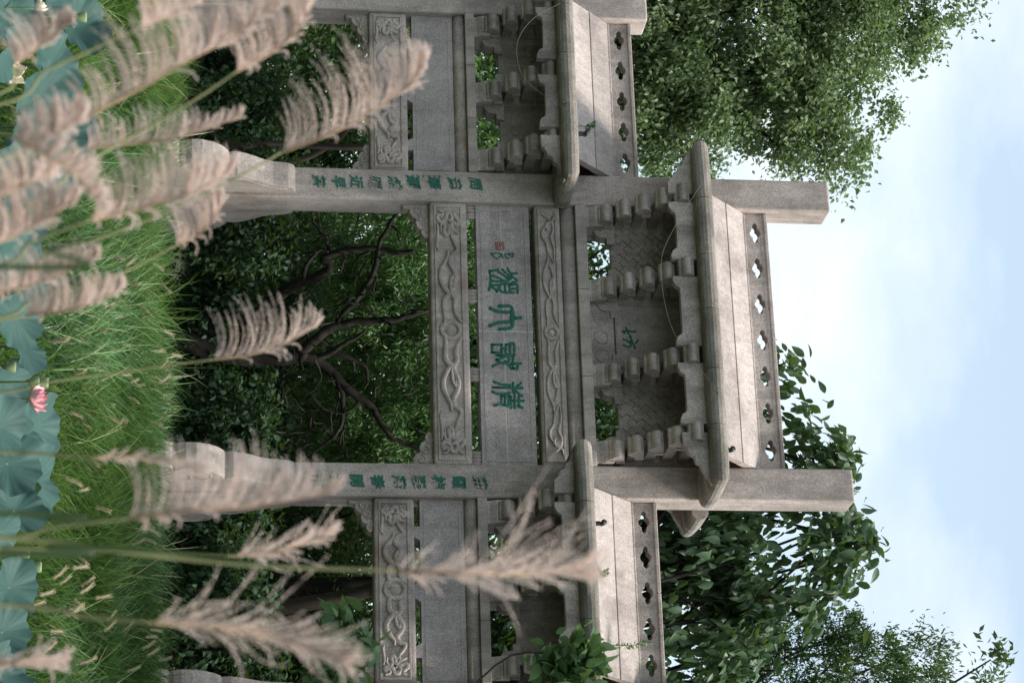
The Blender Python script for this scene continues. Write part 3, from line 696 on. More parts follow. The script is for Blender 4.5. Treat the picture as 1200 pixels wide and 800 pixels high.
limb('limb', [P2(455, 468), P2(500, 430), P2(545, 395), P2(600, 378), P2(680, 376), P2(750, 378), P2(800, 362), P2(850, 352)], .075, .03, gn)
limb('limb', [P2(560, 388), P2(600, 330), P2(650, 270), P2(682, 215), P2(695, 130), P2(720, 80), P2(750, 40), P2(780, 0)], .045, .018, gn)
limb('limb', [P2(460, 470), P2(520, 492), P2(570, 540), P2(630, 590), P2(680, 620), P2(705, 660), P2(740, 715), P2(790, 745), P2(860, 770)], .065, .02, gn)
limb('limb', [P2(575, 545), P2(582, 610), P2(580, 680), P2(545, 735), P2(490, 775)], .04, .014, gn)
limb('limb', [P2(510, 480), P2(560, 455), P2(600, 425), P2(660, 385)], .045, .02, gn)
limb('limb', [P2(540, 450), P2(590, 475), P2(640, 500), P2(660, 540), P2(650, 570)], .04, .014, gn)
limb('limb', [P2(545, 170, .1), P2(540, 110), P2(510, 60), P2(490, 20)], .03, .01, gn)
limb('limb', [P2(470, 240, .2), P2(480, 200), P2(520, 160), P2(548, 168)], .028, .018, gn)
limb('limb', [P2(490, 590), P2(530, 640), P2(600, 650), P2(655, 600)], .02, .012, gn)
for _ in range(80):
    a = rng.random(2)*np.array([480, 700])+np.array([330, 40]); g_ = rng.random()*6.28
    pts = [P2(*a, rng.normal()*.5)]
    for k in range(4): a = a+np.array([math.cos(g_), math.sin(g_)])*(18+25*rng.random()); g_ += rng.normal()*.6; pts.append(P2(*a, rng.normal()*.15))
    limb('twig', pts, .013, .004, gn)
cc, pos = crown_points([E(480, 300, 31.4, 1.6, .8, .8), E(470, 420, 31.4, 1.6, .8, 1.0), E(470, 500, 31.4, 1.4, .8, .9), E(400, 300, 31.8, 1.0, .5, .7), E(400, 480, 31.8, 1.1, .5, .7), E(560, 400, 31.5, 1.9, .8, .5)], 300, 130, .20, .6)
n_ = len(pos); ln_ = .085*(.5+.8*rng.random(n_))
link_mesh('crown', leaves_mesh('crown', pos-root, unit(n_)+np.array([0, 0, -.9]), unit(n_)*.8+np.array([0, -.3, .6]), ln_, ln_*.17, LF_BRIGHT, np.clip(np.repeat(rng.random(300), 130)*.6+.4*rng.random(n_), 0, 1)), gn)

# ------------------------------------------------------------------ wood behind the gateway
WOOD = [(-8.2, 5.2, 3.0, 'slim tree with a dark trunk behind the left bay'), (-5.2, 6.0, 3.2, 'leafy tree standing behind the left middle pillar'), (-2.6, 7.2, 2.3, 'bushy tree behind the gnarled tree, towards the left bay'),
        (-.2, 6.4, 2.1, 'bushy tree behind the gnarled tree, towards the right bay'), (1.9, 5.6, 2.2, 'leafy tree standing behind the right middle pillar'), (3.8, 4.6, 2.6, 'leafy tree behind the right bay of the gateway'),
        (-11.5, 7.5, 3.4, 'leafy tree beyond the outer left pillar'), (6.4, 4.8, 2.8, 'leafy tree beyond the outer right pillar')]
for i, (x, y, h, lab) in enumerate(WOOD):
    el = [((x, y, h), (1.5, 1.2, 1.6)), ((x-.9, y+.4, h-.9), (1.1, 1.0, 1.1)), ((x+.9, y+.2, h-.6), (1.2, 1.0, 1.2)), ((x+.2, y-.5, h+1.0), (1.1, 1.0, 1.0)), ((x-.3, y+.6, 1.3), (1.3, .9, 1.0))]
    tree('woodland_tree', lab, (x, y, gz(y)), el, 300, 90, .34, .085, .27, LF_MID if i % 3 else LF_LIGHT, BARK, .11, (x+.1, y, h-.9), nlimb=10, surf=.6, group='trees standing close behind the gateway')
for k in range(9):
    x = -20+k*3.4+rng.normal()*.5; y = 12.5+2.5*rng.random(); h = 4.9+.7*rng.random()
    el = [((x, y, h), (2.4, 1.8, 2.2)), ((x+.5, y, 2.0), (2.4, 1.5, 2.0))]
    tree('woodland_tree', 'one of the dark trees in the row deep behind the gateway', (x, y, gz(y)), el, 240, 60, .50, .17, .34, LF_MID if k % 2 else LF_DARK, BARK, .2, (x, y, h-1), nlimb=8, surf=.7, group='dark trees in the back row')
for lab, py in (('tall slim tree whose crown shows through the bracket gap beside the left middle pillar', 300), ('tall slim tree whose crown shows through the bracket gap beside the right middle pillar', 492)):
    c0 = at(706, py, 35.5)
    tree('woodland_tree', lab, (c0[0], c0[1], gz(c0[1])), [(c0, (1.0, .8, .75)), (c0+np.array([.4, .3, .5]), (.7, .6, .5))], 60 if py < 400 else 110, 50, .32, .11, .28, LF_MID, BARK, .09, (c0[0], c0[1], c0[2]-.9), nlimb=8, group='trees standing close behind the gateway')
# dark undergrowth
SH = [(-6.6, 2.6, 'dark leafy shrub behind the left bay'), (-4.5, 2.9, 'dark leafy shrub behind the left middle pillar'), (-2.7, 2.4, 'dark glossy shrub behind the left foot of the middle opening'),
      (-1.5, 3.6, 'dark glossy shrub behind the middle opening beside the gnarled trunk'), (.5, 2.5, 'dark glossy shrub behind the right foot of the middle opening'), (1.6, 3.0, 'dark leafy shrub behind the right middle pillar'), (2.8, 2.2, 'dark leafy shrub behind the right bay'), (4.2, 2.4, 'dark leafy shrub behind the outer right pillar'), (-.5, 4.6, 'dark shrub behind the foot of the gnarled tree')]
for x, y, lab in SH:
    h = .95+.3*rng.random()
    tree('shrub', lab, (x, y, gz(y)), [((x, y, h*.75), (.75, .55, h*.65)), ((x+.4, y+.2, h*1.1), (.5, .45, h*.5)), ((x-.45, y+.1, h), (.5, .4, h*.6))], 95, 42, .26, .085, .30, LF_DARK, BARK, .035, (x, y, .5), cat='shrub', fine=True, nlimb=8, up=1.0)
# thick limb behind the right bay and bare trunks behind the left bay
def bare(name, label, pts, r0, r1):
    b0 = np.array(pts[0]); e = empty(name, b0); tag(e, label, 'tree')
    c_ = crom([np.array(q)-b0 for q in pts], 6); MB().tube(c_, list(np.linspace(r0, r1, len(c_))), 9).build('trunk', BARK2, e)
    cc, pos = crown_points([(np.array(pts[-1]), (.8, .6, .6))], 30, 40, .3); n = len(pos)
    link_mesh('crown', leaves_mesh('crown', pos-b0, unit(n), unit(n)+np.array([0, 0, .6]), .11*(.6+.8*rng.random(n)), .03*(.6+.8*rng.random(n)), LF_MID, rng.random(n)), e)
bare('leaning_tree', 'tree with a thick leaning grey trunk behind the right bay', [(3.0, 2.2, -.1), at(230, 722, 30), at(300, 715, 30), at(370, 705, 30), at(437, 690, 30), at(500, 660, 30.2)], .13, .07)
bare('slim_bare_tree', 'slim dark tree trunk behind the left bay', [(-5.0, 2.5, -.1), at(250, 160, 30.3), at(330, 168, 30.3), at(430, 172, 30.3), at(520, 150, 30.6)], .045, .03)
bare('slim_bare_tree', 'slim curved tree trunk leaning away behind the left bay', [(-4.6, 3.1, -.1), at(250, 190, 31), at(340, 190, 31), at(390, 168, 31), at(420, 140, 31), at(500, 90, 31)], .05, .03)
# sapling with fresh broad leaves in front of the right bay
SAP = leaf_mat('fresh sapling leaves', [(.07, .13, .075), (.10, .18, .08), (.13, .24, .09), (.22, .32, .17)], .42, .4)
tree('sapling', 'young tree with fresh broad green leaves before the outer right pillar', (4.75, -2.3, -.1),
     [(at(392, 775, 23.4), (.24, .2, .26)), (at(410, 742, 23.4), (.16, .12, .14)), (at(395, 728, 23.4), (.12, .1, .12)), (at(425, 755, 23.4), (.14, .1, .1)), (at(665, 785, 23.8), (.26, .2, .24)), (at(640, 785, 23.8), (.15, .15, .12)), (at(690, 768, 23.8), (.10, .1, .1)), (at(530, 850, 23.8), (.12, .12, .2))],
     84, 9, .12, .17, .27, SAP, BARK2, .016, at(560, 850, 23.8), cat='sapling', droop=-.1, fine=True, nlimb=7)
# a weed rooted on the right wing roof
def weed(x, y, Y, h, label):
    b0 = on_y(x, y, Y); e = empty('roof_weed', b0); tag(e, label, 'weed')
    n = 60; s = np.linspace(.1, 1, n); pos = np.stack([.02*np.sin(s*5), -.03*s, h*s], 1)
    MB().tube([(0, 0, -.06), (.01, -.01, h*.5), (.02*math.sin(5), -.03, h)], [.005, .004, .002], 5).build('stem', SAP, e)
    link_mesh('leaf_spray', leaves_mesh('leaf_spray', pos, unit(n)*np.array([1, 1, .2])+np.array([0, 0, .35]), unit(n), np.full(n, .055), np.full(n, .008), SAP, rng.random(n)), e)
weed(716, 755, -.5, .42, 'feathery green weed growing on the right wing roof'); weed(700, 672, -.55, .10, 'tiny green tuft on the right wing roof'); weed(684, 148, -.6, .12, 'tiny grass tuft on the left wing eave')

# ------------------------------------------------------------------ grass bank
GRASS = leaf_mat('bank grass', [(.014, .070, .018), (.028, .112, .028), (.070, .180, .046), (.19, .30, .12), (.38, .36, .19)], .36, .4)
nb = 108000
yy = -1.15-7.2*rng.random(nb)**.95
xc = CAM[0]+(yy-CAM[1])*(-math.tan(YAW))
xx = xc+(rng.random(nb)-.5)*13.0
tus = np.sin(xx*2.3+1.7*np.sin(yy*1.9))+np.sin(yy*2.9+1.3*np.cos(xx*1.6))
zz = np.array([gz(v) for v in yy])+.05*np.sin(xx*1.7+yy*.6)+.04*np.sin(xx*.8-yy*1.9+1)-.03
az = 1.9*np.sin(xx*1.15+.9*np.cos(yy*1.3))+1.5*np.cos(yy*1.4+xx*.5)+rng.normal(size=nb)*1.05
edge = np.clip((yy+2.6)/1.4, 0, 1)
L = (.38+.34*rng.random(nb)+.25*(rng.random(nb) < .12))*(1+.16*tus)*(1-.34*edge); k_ = (.55+.65*rng.random(nb))*(1-.45*edge); wd_ = .0036+.0030*rng.random(nb)+.004*(rng.random(nb) < .03)
lean = np.stack([np.cos(az), np.sin(az), np.zeros(nb)], 1); side = np.stack([-np.sin(az), np.cos(az), np.zeros(nb)], 1)
tsv = np.array([0, .3, .55, .8, 1.0]); Vg = []
for i, s in enumerate(tsv):
    ang = k_*1.9*s
    hor = (1-np.cos(ang))/(k_*1.9); ver = np.sin(ang)/(k_*1.9)
    c_ = np.stack([xx, yy, zz], 1)+lean*(hor*L*1.25)[:, None]+np.array([0, 0, 1])*(ver*L)[:, None]
    ww = wd_*(1.0, .95, .8, .5, 0)[i]
    Vg += [c_] if i == 4 else [c_-side*ww[:, None], c_+side*ww[:, None]]
Vg = np.stack(Vg, 1).reshape(-1, 3); b = np.arange(nb)[:, None]*9
Fg = (b+np.array([0,1,3,2, 2,3,5,4, 4,5,7,6, 6,7,8])).ravel()
rg = np.clip(.35+.22*tus*.5+rng.normal(size=nb)*.26, 0, .85); rg[rng.random(nb) < .10] = .74; rg[rng.random(nb) < .035] = 1.0
tag(link_mesh('bank_grass', np_mesh('bank_grass', Vg, Fg, np.tile([4, 4, 4, 3], nb), GRASS, np.repeat(rg, 9), True)), 'long drooping green grass covering the bank before the gateway', 'grass', kind='stuff')

# foxtail spikes standing in the grass
FOX = leaf_mat('foxtail seed heads', [(.46, .40, .26), (.60, .51, .36), (.70, .58, .45)], .8, .3, .2, (.4, .35, .2))
FSTEM = plain_mat('foxtail stems', (.10, .17, .05), .6)
hd = MB(); hd.tube([(0, 0, 0), (.004, 0, .02), (.012, 0, .05), (.026, 0, .08), (.036, 0, .10)], [.002, .0065, .0078, .006, .0015], 7)
hm = hd.mesh('seed_head', FOX)
nh_ = 260; s = rng.random(nh_); a_ = rng.random(nh_)*6.28; p0 = np.stack([.036*s**1.5, 0*s, .1*s], 1); dr = np.stack([np.cos(a_), np.sin(a_), .8+0*s], 1)
bm_ = leaves_mesh('bristle', p0+dr*.006, dr, unit(nh_), np.full(nh_, .013), np.full(nh_, .0008), FOX, rng.random(nh_))
sm_ = MB().tube(crom([(-.05, 0, -.50), (-.03, .0, -.3), (-.01, 0, -.12), (0, 0, 0)], 3), .0022, 4).mesh('stem', FSTEM)
FXP = [(185,432),(178,412),(200,415),(176,440),(185,449),(158,452),(152,448),(150,465),(118,473),(125,487),(137,493),(95,494),(80,483),(132,503),(117,509),(172,494),(100,455),(85,438),(92,575),(110,594),(128,300),(102,290),(70,300),(68,310),(116,115),(128,120),(150,18),(125,25),(134,37),(124,140),(127,150),(152,335),(188,334),(178,308),(190,387),
       (168,610),(173,619),(167,631),(153,638),(180,642),(90,652),(83,665),(60,678),(68,684),(93,686),(92,695),(85,702),(45,697),(110,700),(72,716),(78,714),(77,721),(124,727),(163,726),(175,737),(142,741),(170,746),(120,739),(165,760),(171,768),(185,773),(92,776),(50,763),(148,786),(57,739),(35,709),(146,312),(160,356),(140,440),(110,385),(120,360),(90,350),(60,400),(75,560),(100,540),(130,540)]
for i, (x, y) in enumerate(FXP):
    tt = np.clip((x-45)/140, 0, 1); Y = -7.9+5.3*tt; q = on_y(x, y, Y)
    zg = gz(Y); 
    e = empty('foxtail_spike', q); e.rotation_euler = (0, 0, rng.random()*6.28)
    tag(e, 'pale foxtail seed spike standing in the green bank grass', 'foxtail', 'foxtail spikes on the bank')
    hb = link_mesh('seed_head', hm, e); link_mesh('bristles', bm_, hb)
    ks = 1.05+.4*rng.random(); hb.scale = (ks*1.0, ks*1.0, ks); hb.rotation_euler = (0, .5*rng.random(), 0)
    st = link_mesh('stem', sm_, e); st.scale = (1, 1, max(.3, (q[2]-zg)/.5))

# ------------------------------------------------------------------ lotus
m, t, p, o = new_mat('lotus leaf')
a = N(t, 'ShaderNodeAttribute'); a.attribute_name = 'rnd'; g = N(t, 'ShaderNodeNewGeometry')
c = mixc(t, a.outputs['Fac'], (.036, .088, .076), (.066, .132, .112)); c = mixc(t, .6, c, ramp(t, noise(t, g.outputs['Position'], 7, 5), [(.3, G3(.7)), (.7, G3(1.15))]), 'MULTIPLY')
c = mixc(t, g.outputs['Backfacing'], c, (.075, .155, .065)); t.links.new(c, p.inputs['Base Color']); p.inputs['Roughness'].default_value = .6; p.inputs['Specular IOR Level'].default_value = .2
tr_ = N(t, 'ShaderNodeBsdfTranslucent'); t.links.new(c, tr_.inputs['Color']); ms = N(t, 'ShaderNodeMixShader'); ms.inputs[0].default_value = .18
t.links.new(p.outputs['BSDF'], ms.inputs[1]); t.links.new(tr_.outputs['BSDF'], ms.inputs[2]); t.links.new(ms.outputs[0], o.inputs['Surface']); LOTUS = m
LSTEM = plain_mat('lotus stalk', (.07, .13, .05), .6)
def lotus_leaf(x, y, d, r, tiltx, tilty, cup, label, seed):
    rr = np.random.default_rng(seed); q = at(x, y, d); e = empty('lotus_leaf', (q[0], q[1], -1.6)); tag(e, label, 'lotus leaf', 'lotus leaves on the pond')
    nr_, ns = 9, 64; V = []; att = []; ph = rr.random(4)*6.28
    for i in range(nr_+1):
        f = i/nr_
        for j in range(ns):
            th = 2*math.pi*j/ns
            ro = r*f*(1+.05*math.sin(3*th+ph[0])*f+.03*math.sin(7*th+ph[1])*f)
            z = cup*r*(f**1.6)+.12*r*f**2*math.sin(3*th+ph[2])+.085*r*f**3*math.sin(7*th+ph[3])+.035*r*f**4*math.sin(15*th+ph[0])-.03*r*(1-f)+.012*r*f*math.cos(20*th)
            V.append((ro*math.cos(th), ro*math.sin(th), z)); att.append(.5+.5*math.cos(20*th)*(.4+.6*f)*.6+.2*(f < .08))
    F = [v for i in range(nr_) for j in range(ns) for v in (i*ns+j, (i+1)*ns+j, (i+1)*ns+(j+1) % ns, i*ns+(j+1) % ns)]
    me = np_mesh('blade', np.array(V), F, np.full(nr_*ns, 4), LOTUS, np.clip(att, 0, 1), True)
    bl = link_mesh('blade', me, e, (0, 0, q[2]+1.6)); from mathutils import Quaternion
    bl.rotation_mode = 'QUATERNION'; ax_ = Vector(_R0)*math.cos(tilty)+Vector((0, 0, 0))+Vector((-_R0[1], _R0[0], 0))*math.sin(tilty)
    bl.rotation_quaternion = Quaternion(ax_, tiltx) @ Quaternion((0, 0, 1), rr.random()*6.28)
    MB().tube(crom([(0.05*rr.normal(), .05*rr.normal(), -.3), (0, 0, .6*(q[2]+1.6)), (0, 0, q[2]+1.597)], 5), .008, 6).build('stalk', LSTEM, e)
LL = [(12,22,15,.24),(52,4,15.5,.22),(88,32,16.4,.25),(60,76,15.6,.24),(47,112,15.2,.24),(8,62,14.2,.2),(75,158,16,.25),(30,150,14.6,.22),(15,205,14.4,.22),(62,200,15.6,.2),(20,250,14.5,.24),(8,300,14.2,.22),(18,372,14.6,.2),(28,408,15.4,.2),
      (8,447,15.5,.2),(40,500,15.8,.25),(26,512,15.0,.17),(10,543,14.6,.24),(44,565,15.4,.26),(18,598,14.8,.2),(3,622,14.3,.16),(12,688,14.9,.2),(4,740,14.4,.18),(2,790,14.2,.2),(0,500,14.0,.2),(35,345,15.5,.16)]
def lotus_label(i, r):
    return {15: 'large lotus leaf right behind the pink lotus flower', 16: 'small cupped lotus leaf in front of the pink flower leaf', 5: 'small lotus leaf beside the fading cream flower', 2: 'large lotus leaf standing highest against the grass bank', 3: 'lotus leaf beside the fading cream flower, towards the bank'}.get(i, 'large blue-green lotus leaf on the pond below the grass bank' if r >= .22 else 'medium blue-green lotus leaf on the pond below the grass bank')
for i, (x, y, d, r) in enumerate(LL):
    lotus_leaf(x, y, d, r*.9, .72+.20*rng.normal(), .5*rng.normal(), .12+.30*rng.random(), lotus_label(i, r), 100+i)
def petal_mesh(name, n, L, W, open_, mat, seed, ring=1.0, cupk=.8):
    rr = np.random.default_rng(seed); q = MB()
    for k in range(n):
        th = 2*math.pi*k/n+rr.normal()*.15; op = open_*(.7+.6*rr.random()); vs = []; nu, nv = 6, 5
        for i in range(nu+1):
            u_ = i/nu; wv = W*math.sin(math.pi*min(1, .12+u_*.88)**.8)*(1 if u_ < 1 else .05)
            for j in range(nv):
                v_ = (j/(nv-1)-.5)*2
                out = .015+L*(math.sin(op)*u_+.12*math.sin(math.pi*u_)); up_ = L*math.cos(op)*u_-.0*L
                lat = wv*v_; inn = -cupk*W*(v_*v_)*.5
                o_ = out+inn*math.cos(op)*-1*0+(-inn)*-.6
                vs.append(((o_)*math.cos(th)-lat*math.sin(th), (o_)*math.sin(th)+lat*math.cos(th), up_))
        q.add(vs, [(i*nv+j, i*nv+j+1, (i+1)*nv+j+1, (i+1)*nv+j) for i in range(nu) for j in range(nv-1)], True)
    return q.mesh(name, mat)
m, t, p, o = new_mat('pink petals'); ob = N(t, 'ShaderNodeTexCoord').outputs['Object']; sp = N(t, 'ShaderNodeSeparateXYZ'); t.links.new(ob, sp.inputs[0])
mr = N(t, 'ShaderNodeMapRange'); mr.inputs[1].default_value = 0.0; mr.inputs[2].default_value = .10; t.links.new(sp.outputs[2], mr.inputs[0])
t.links.new(ramp(t, mr.outputs[0], [(0, (.82, .70, .66)), (.55, (.82, .50, .50)), (1, (.76, .24, .30))]), p.inputs['Base Color']); p.inputs['Roughness'].default_value = .6; PINK = m
WHITEP = plain_mat('cream petals', (.72, .66, .52), .6); POD = plain_mat('green seed pods', (.17, .23, .10), .7)
def flower(name, label, x, y, d, mat, L, W, tilt, cat, open_=.45, n=9, pod=False):
    q = at(x, y, d); e = empty(name, (q[0], q[1], -1.6)); tag(e, label, cat); h = q[2]+1.6
    if not pod:
        a_ = link_mesh('petals', petal_mesh('petals', n, L, W, open_, mat, int(x)), e, (0, 0, h-.03)); a_.rotation_euler = tilt
        b_ = link_mesh('inner_petals', petal_mesh('inner_petals', 6, L*.9, W*.9, open_*.4, mat, int(y)), e, (0, 0, h-.03)); b_.rotation_euler = tilt
        MB().tube([(0, 0, h-.03), (0, 0, h), (0, 0, h+.02)], [.012, .022, .024], 10).build('seed_pod', POD, e)
    else:
        MB().tube([(0, 0, h-.05), (0, 0, h-.02), (0, 0, h+.025), (0, 0, h+.035)], [.008, .022, .036, .030], 12).build('seed_pod', POD, e)
    MB().tube(crom([(.04, .03, -.3), (.02, 0, .5*h), (0, 0, h-.02)], 5), .006, 6).build('stalk', LSTEM, e)
flower('lotus_flower', 'pink lotus flower opening above the lotus leaves', 40, 467, 14.6, PINK, .12, .038, (.25, .1, 0), 'lotus flower', .75)
flower('lotus_flower', 'fading cream lotus flower with drooping petals near the plumes', 16, 86, 14.6, WHITEP, .11, .04, (.9, .3, 0), 'lotus flower', .9, 6)
flower('lotus_flower', 'small cream lotus flower among leaves behind the grass stems', 48, 10, 15.0, WHITEP, .07, .025, (.3, -.5, 0), 'lotus flower', .5, 6)
for i, (x, y) in enumerate([(16, 655), (28, 648), (33, 680), (42, 664), (40, 447), (50, 448), (95, 20), (12, 430)]):
    flower('lotus_seed_pod', 'small pale green lotus seed pod on a thin stalk', x, y, 15.2, POD, 0, 0, (0, 0, 0), 'seed pod', pod=True)
for ob_ in list(bpy.data.objects):
    if ob_.name.startswith('lotus_seed_pod') and ob_.parent is None: ob_['group'] = 'seed pods among the lotus leaves'

# ------------------------------------------------------------------ silver grass plumes on the near shore
PLUME = leaf_mat('silver grass plume hair', [(.66, .50, .42), (.79, .64, .56), (.86, .74, .66), (.90, .83, .77)], .75, .6, .2, (.94, .79, .71))
RACH = plain_mat('plume rachis', (.30, .20, .12), .7)
PSTEM = plain_mat('silver grass stem', (.19, .20, .085), .55, .35, 8)
def plume(pts, d, stem, slen, label, style='swept', seed=0, dens=1.0, blade=False):
    """pts: rachis from base to tip in photo pixels; d: distance; stem: further points down the stalk; slen: strand length in pixels"""
    rr = np.random.default_rng(seed); px = d/FPX
    R3 = [at(x, y, d+rr.normal()*.02) for x, y in pts]
    S3 = [at(x, y, d) for x, y in stem]
    last = S3[-1] if S3 else R3[0]-(R3[1]-R3[0])
    prev = S3[-2] if len(S3) > 1 else R3[0]
    dirn = (last-prev); dirn = dirn/np.linalg.norm(dirn); dirn[2] = min(dirn[2], -.25)
    gnd = last+dirn*np.array([.35, .35, 1])*.5; gnd = np.array([last[0]+dirn[0]*.35, last[1]+dirn[1]*.35-.05, -1.12])
    e = empty('silver_grass_stalk', gnd); tag(e, label, 'grass plume', 'silver grass stalks on the near shore')
    stalk = crom([gnd]+[np.array([gnd[0]*.4+last[0]*.6, gnd[1]*.4+last[1]*.6, gnd[2]*.5+last[2]*.5])]+S3[::-1]+[R3[0]], 8)
    n = len(stalk); MB().tube([v-gnd for v in stalk], list(np.linspace(.0034, .0017, n)), 7).build('stem', PSTEM, e)
    C_ = np.array(crom(R3, 14)); nC = len(C_)
    rc = MB().tube([v-gnd for v in C_], list(np.linspace(.0022, .0007, nC)), 6).build('rachis', RACH, e)
    ns = int({'swept': 140, 'open': 74, 'both': 80}[style]*dens); nhh = 90
    up_img = -_R; low = -_U                               # wind blows towards the left, hair hangs a little
    pos = []; dirs = []; lens = []; rnds = []
    for i in range(ns):
        s = (i+rr.random())/ns; s = s**.9; k = s*(nC-1); i0 = int(min(k, nC-2)); base = C_[i0]+(C_[i0+1]-C_[i0])*(k-i0)
        tg = C_[min(i0+1, nC-1)]-C_[max(i0-1, 0)]; tg /= np.linalg.norm(tg)
        sgn = 1.0
        if style == 'both': sgn = 1 if rr.random() < .6 else -1
        if style == 'open': sgn = 1 if rr.random() < .62 else -1
        if style == 'swept' and rr.random() < .10: sgn = -.35
        prof_ = (.62+.38*min(1, s*3.5))*(1-.62*max(0, (s-.45)/.55)**1.6)
        Ls = slen*px*1.30*prof_*(.78+.34*rr.random())*(1 if sgn == 1 else .75)
        nrmv = up_img-tg*np.dot(up_img, tg); nrmv /= np.linalg.norm(nrmv)
        cl_ = math.sin(s*23+seed)*.5+math.sin(s*41+2*seed)*.35+.25*rr.normal()      # strands gather in wisps
        if style == 'swept':
            spread = (.60+.15*cl_)*(1-.55*s**2.2)
            d0 = tg*(1.08-.72*spread)+nrmv*sgn*spread+_F*(.16*rr.normal()+.12*math.sin(s*31+seed))+rr.normal(size=3)*.05
            bend = nrmv*sgn*(.80-.55*s)-tg*(.50*(1-s)+.12*cl_)+low*.10+rr.normal(size=3)*.10
            Ls *= 1+.16*cl_
        elif rr.random() < .74:                                                     # closed head: strands lie along the stalk
            spread = .05+.22*rr.random(); Ls *= 1.15
            d0 = tg+nrmv*sgn*spread+_F*rr.normal()*.16
            bend = nrmv*sgn*(.10+.25*rr.random())+rr.normal(size=3)*.10
        else:                                                                       # a few strands flung wide
            spread = .35+.55*rr.random(); Ls *= 1.25
            d0 = tg*.8+nrmv*sgn*spread+_F*rr.normal()*.30
            bend = nrmv*sgn*.35*rr.normal()+tg*.3+low*.3*rr.random()+rr.normal(size=3)*.28
        m_ = 16; tt = np.linspace(0, 1, m_)[:, None]
        cur = base+Ls*(d0*tt*(1-.28*tt)+bend*tt**2*.55)
        # thin strand core and the silky hairs along it
        th = rr.random(nhh)*(m_-1.001); j = th.astype(int); fr_ = (th-j)[:, None]
        pp = cur[j]*(1-fr_)+cur[j+1]*fr_; tv = cur[j+1]-cur[j]; tv = tv/(np.linalg.norm(tv, axis=1, keepdims=True)+1e-9)
        pos.append(pp+rr.normal(size=(nhh, 3))*.0004); dirs.append(tv*1.0+rr.normal(size=(nhh, 3))*.22); lens.append(.0070*(.5+.8*rr.random(nhh))*(1.1-.55*th/m_)); rnds.append(np.clip(.25+.5*rr.random()+.25*rr.random(nhh)+.15*s, 0, 1))
        tv2 = np.gradient(cur, axis=0); pos.append(cur[:-1]); dirs.append(np.diff(cur, axis=0)); lens.append(np.linalg.norm(np.diff(cur, axis=0), axis=1)*1.1); rnds.append(np.full(m_-1, .3))
    pos = np.concatenate(pos); dirs = np.concatenate(dirs); lens = np.concatenate(lens); rnds = np.concatenate(rnds)
    nn = len(pos); q = rr.normal(size=(nn, 3))
    link_mesh('hair', leaves_mesh('hair', pos-gnd, dirs, q, lens, np.full(nn, .00030), PLUME, rnds), rc)
    return e
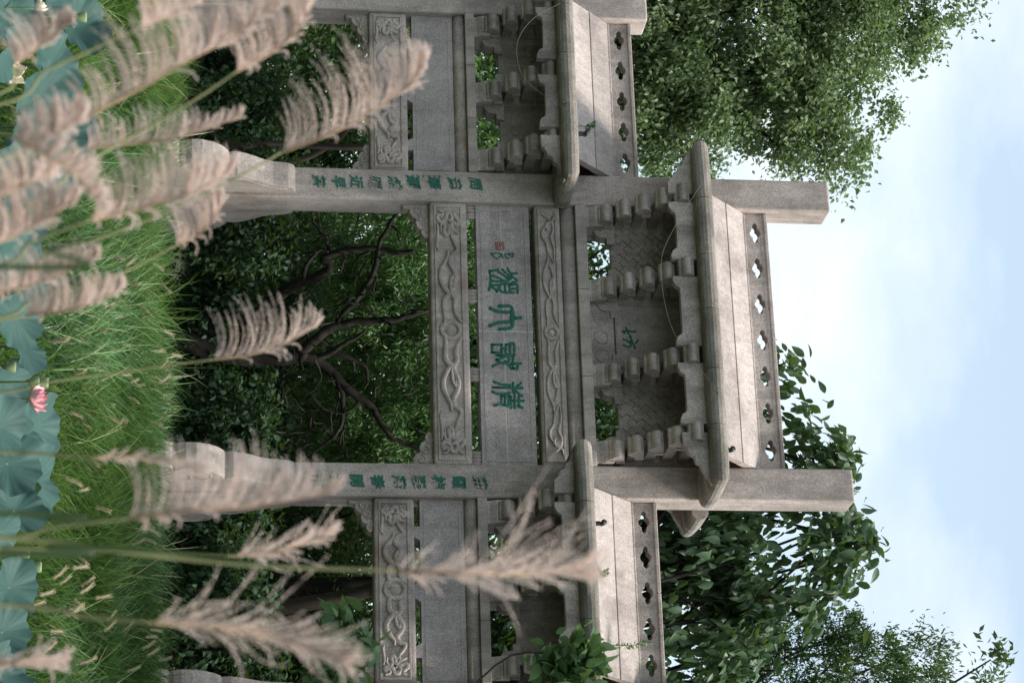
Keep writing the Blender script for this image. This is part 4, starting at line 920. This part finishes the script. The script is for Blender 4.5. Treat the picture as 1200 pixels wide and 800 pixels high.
PL = [
 ([(95,140),(160,106),(217,73),(270,45),(325,8)], 3.3, [(20,178),(-60,215)], 68, 'wide pinkish plume leaning over the grass beside the lotus leaves', 'swept', 1.25),
 ([(277,84),(318,62),(348,36),(372,-6)], 3.6, [(215,125),(100,190),(-40,262)], 62, 'curved plume on a green stem before the shaded left bay', 'swept', 1.0),
 ([(330,178),(390,156),(440,128),(480,100),(497,78)], 3.9, [(285,204),(190,250),(60,300),(-40,335)], 74, 'large arching plume crossing the carved beam of the left wing', 'swept', 1.15),
 ([(100,174),(160,168),(215,160),(278,138)], 4.2, [(20,182),(-60,192)], 38, 'feathery plume above the grass, pointing at the foot of the left middle pillar', 'swept', .9),
 ([(25,176),(62,158),(97,138)], 3.2, [(-20,198),(-90,240)], 45, 'short plume with a blunt tip over the lotus leaves', 'swept', .9),
 ([(15,160),(60,186),(95,210),(118,240)], 3.0, [(-20,150),(-90,120)], 34, 'plume whose tip bends down over the grass', 'swept', .8),
 ([(106,258),(160,246),(215,230),(268,203)], 3.4, [(40,282),(-60,320)], 66, 'broad plume covering the drum stone of the left middle pillar', 'swept', 1.2),
 ([(205,288),(232,275),(250,258),(262,236)], 4.3, [(130,325),(40,352),(-40,375)], 46, 'small silky plume curling on a pale green stem', 'swept', .8),
 ([(-20,292),(30,270),(85,238)], 3.2, [(-90,325)], 58, 'dense plume half hiding the lotus leaves', 'swept', 1.1),
 ([(-10,345),(50,330),(112,303)], 3.6, [(-70,362)], 40, 'loose plume over the edge of the lotus leaves', 'swept', .9),
 ([(30,370),(90,361),(140,340)], 3.8, [(-40,382),(-100,395)], 42, 'loose low plume leaning over the middle of the grass bank', 'swept', .9),
 ([(250,421),(295,415),(330,404),(368,384)], 4.6, [(160,433),(60,447),(-40,462)], 58, 'open plume before the dark middle opening and gnarled trunk', 'swept', .5),
 ([(112,536),(160,535),(200,541),(237,549)], 3.4, [(40,531),(-60,528)], 20, 'slim pink spike before the drum stone of the right middle pillar', 'both', .6),
 ([(150,607),(230,597),(310,592),(388,578)], 2.9, [(60,618),(-60,632)], 78, 'brown-stemmed plume spreading along the right middle pillar', 'swept', .62),
 ([(275,651),(330,644),(385,626)], 3.7, [(150,646),(20,642),(-60,640)], 40, 'short plume behind the brown-stemmed plume, below the right bay', 'both', .9),
 ([(465,668),(540,672),(620,672),(688,668)], 2.8, [(300,662),(160,648),(-40,628)], 80, 'upright blurred plume reaching up over the brackets of the right wing', 'open', 1.3),
 ([(180,729),(260,735),(330,748),(402,774)], 2.8, [(100,722),(-40,706)], 76, 'ragged spreading plume before the leaning trunk of the right bay', 'open', 1.2),
 ([(-15,776),(30,777),(70,775)], 3.2, [(-80,776)], 30, 'low plume beside the outer right end of the grass', 'both', .8),
 ([(17,76),(50,52),(83,26)], 3.6, [(-50,120)], 40, 'faint plume before the largest lotus leaves', 'swept', .7),
 ([(165,32),(205,16),(240,-8)], 3.4, [(60,80),(-50,130)], 44, 'plume tip above the grass at the left bay foot', 'swept', .8),
 ([(-12,236),(30,216),(62,205)], 3.1, [(-90,270)], 40, 'small plume against the pond edge', 'swept', .8),
]
for i, (pts, d, stem, sl_, lab, sty, den) in enumerate(PL): plume(pts, d, stem, sl_, lab, sty, 40+i, den)
# long blurred leaf blades of the silver grass
BLADE = leaf_mat('silver grass blades', [(.03, .06, .02), (.05, .09, .03)], .5, .3)
def long_blade(pts, d, wpx, label):
    P3 = [at(x, y, d) for x, y in pts]; g0 = np.array([P3[0][0], P3[0][1]-.05, -1.12])
    e = empty('silver_grass_clump', g0); tag(e, label, 'grass blade', 'leaf blades of the silver grass')
    C_ = crom([g0]+P3, 10); n = len(C_); q = MB(); vs = []
    for i, v in enumerate(C_):
        wv = wpx*d/FPX*.5*math.sin(math.pi*min(1, .25+.75*i/(n-1)))+.0003
        for o_, dz in ((-1, .0), (0, -.25), (1, 0)): vs.append(v-g0+_R*o_*wv+_F*dz*wv)
    q.add(vs, [(i*3+k, i*3+k+1, i*3+k+4, i*3+k+3) for i in range(n-1) for k in range(2)], True)
    me = q.mesh('blade', BLADE); a = me.attributes.new('rnd', 'FLOAT', 'POINT'); link_mesh('blade', me, e)
long_blade([(-40, 648), (60, 640), (170, 645), (270, 652)], 2.6, 8, 'long blurred dark green blade crossing the right of the grass bank')
long_blade([(-40, 312), (60, 292), (140, 262)], 2.7, 6, 'thin dark blade slanting over the middle of the bank')
long_blade([(-40, 600), (60, 608), (150, 607)], 2.8, 6, 'thin dark blade along the brown-stemmed plume')
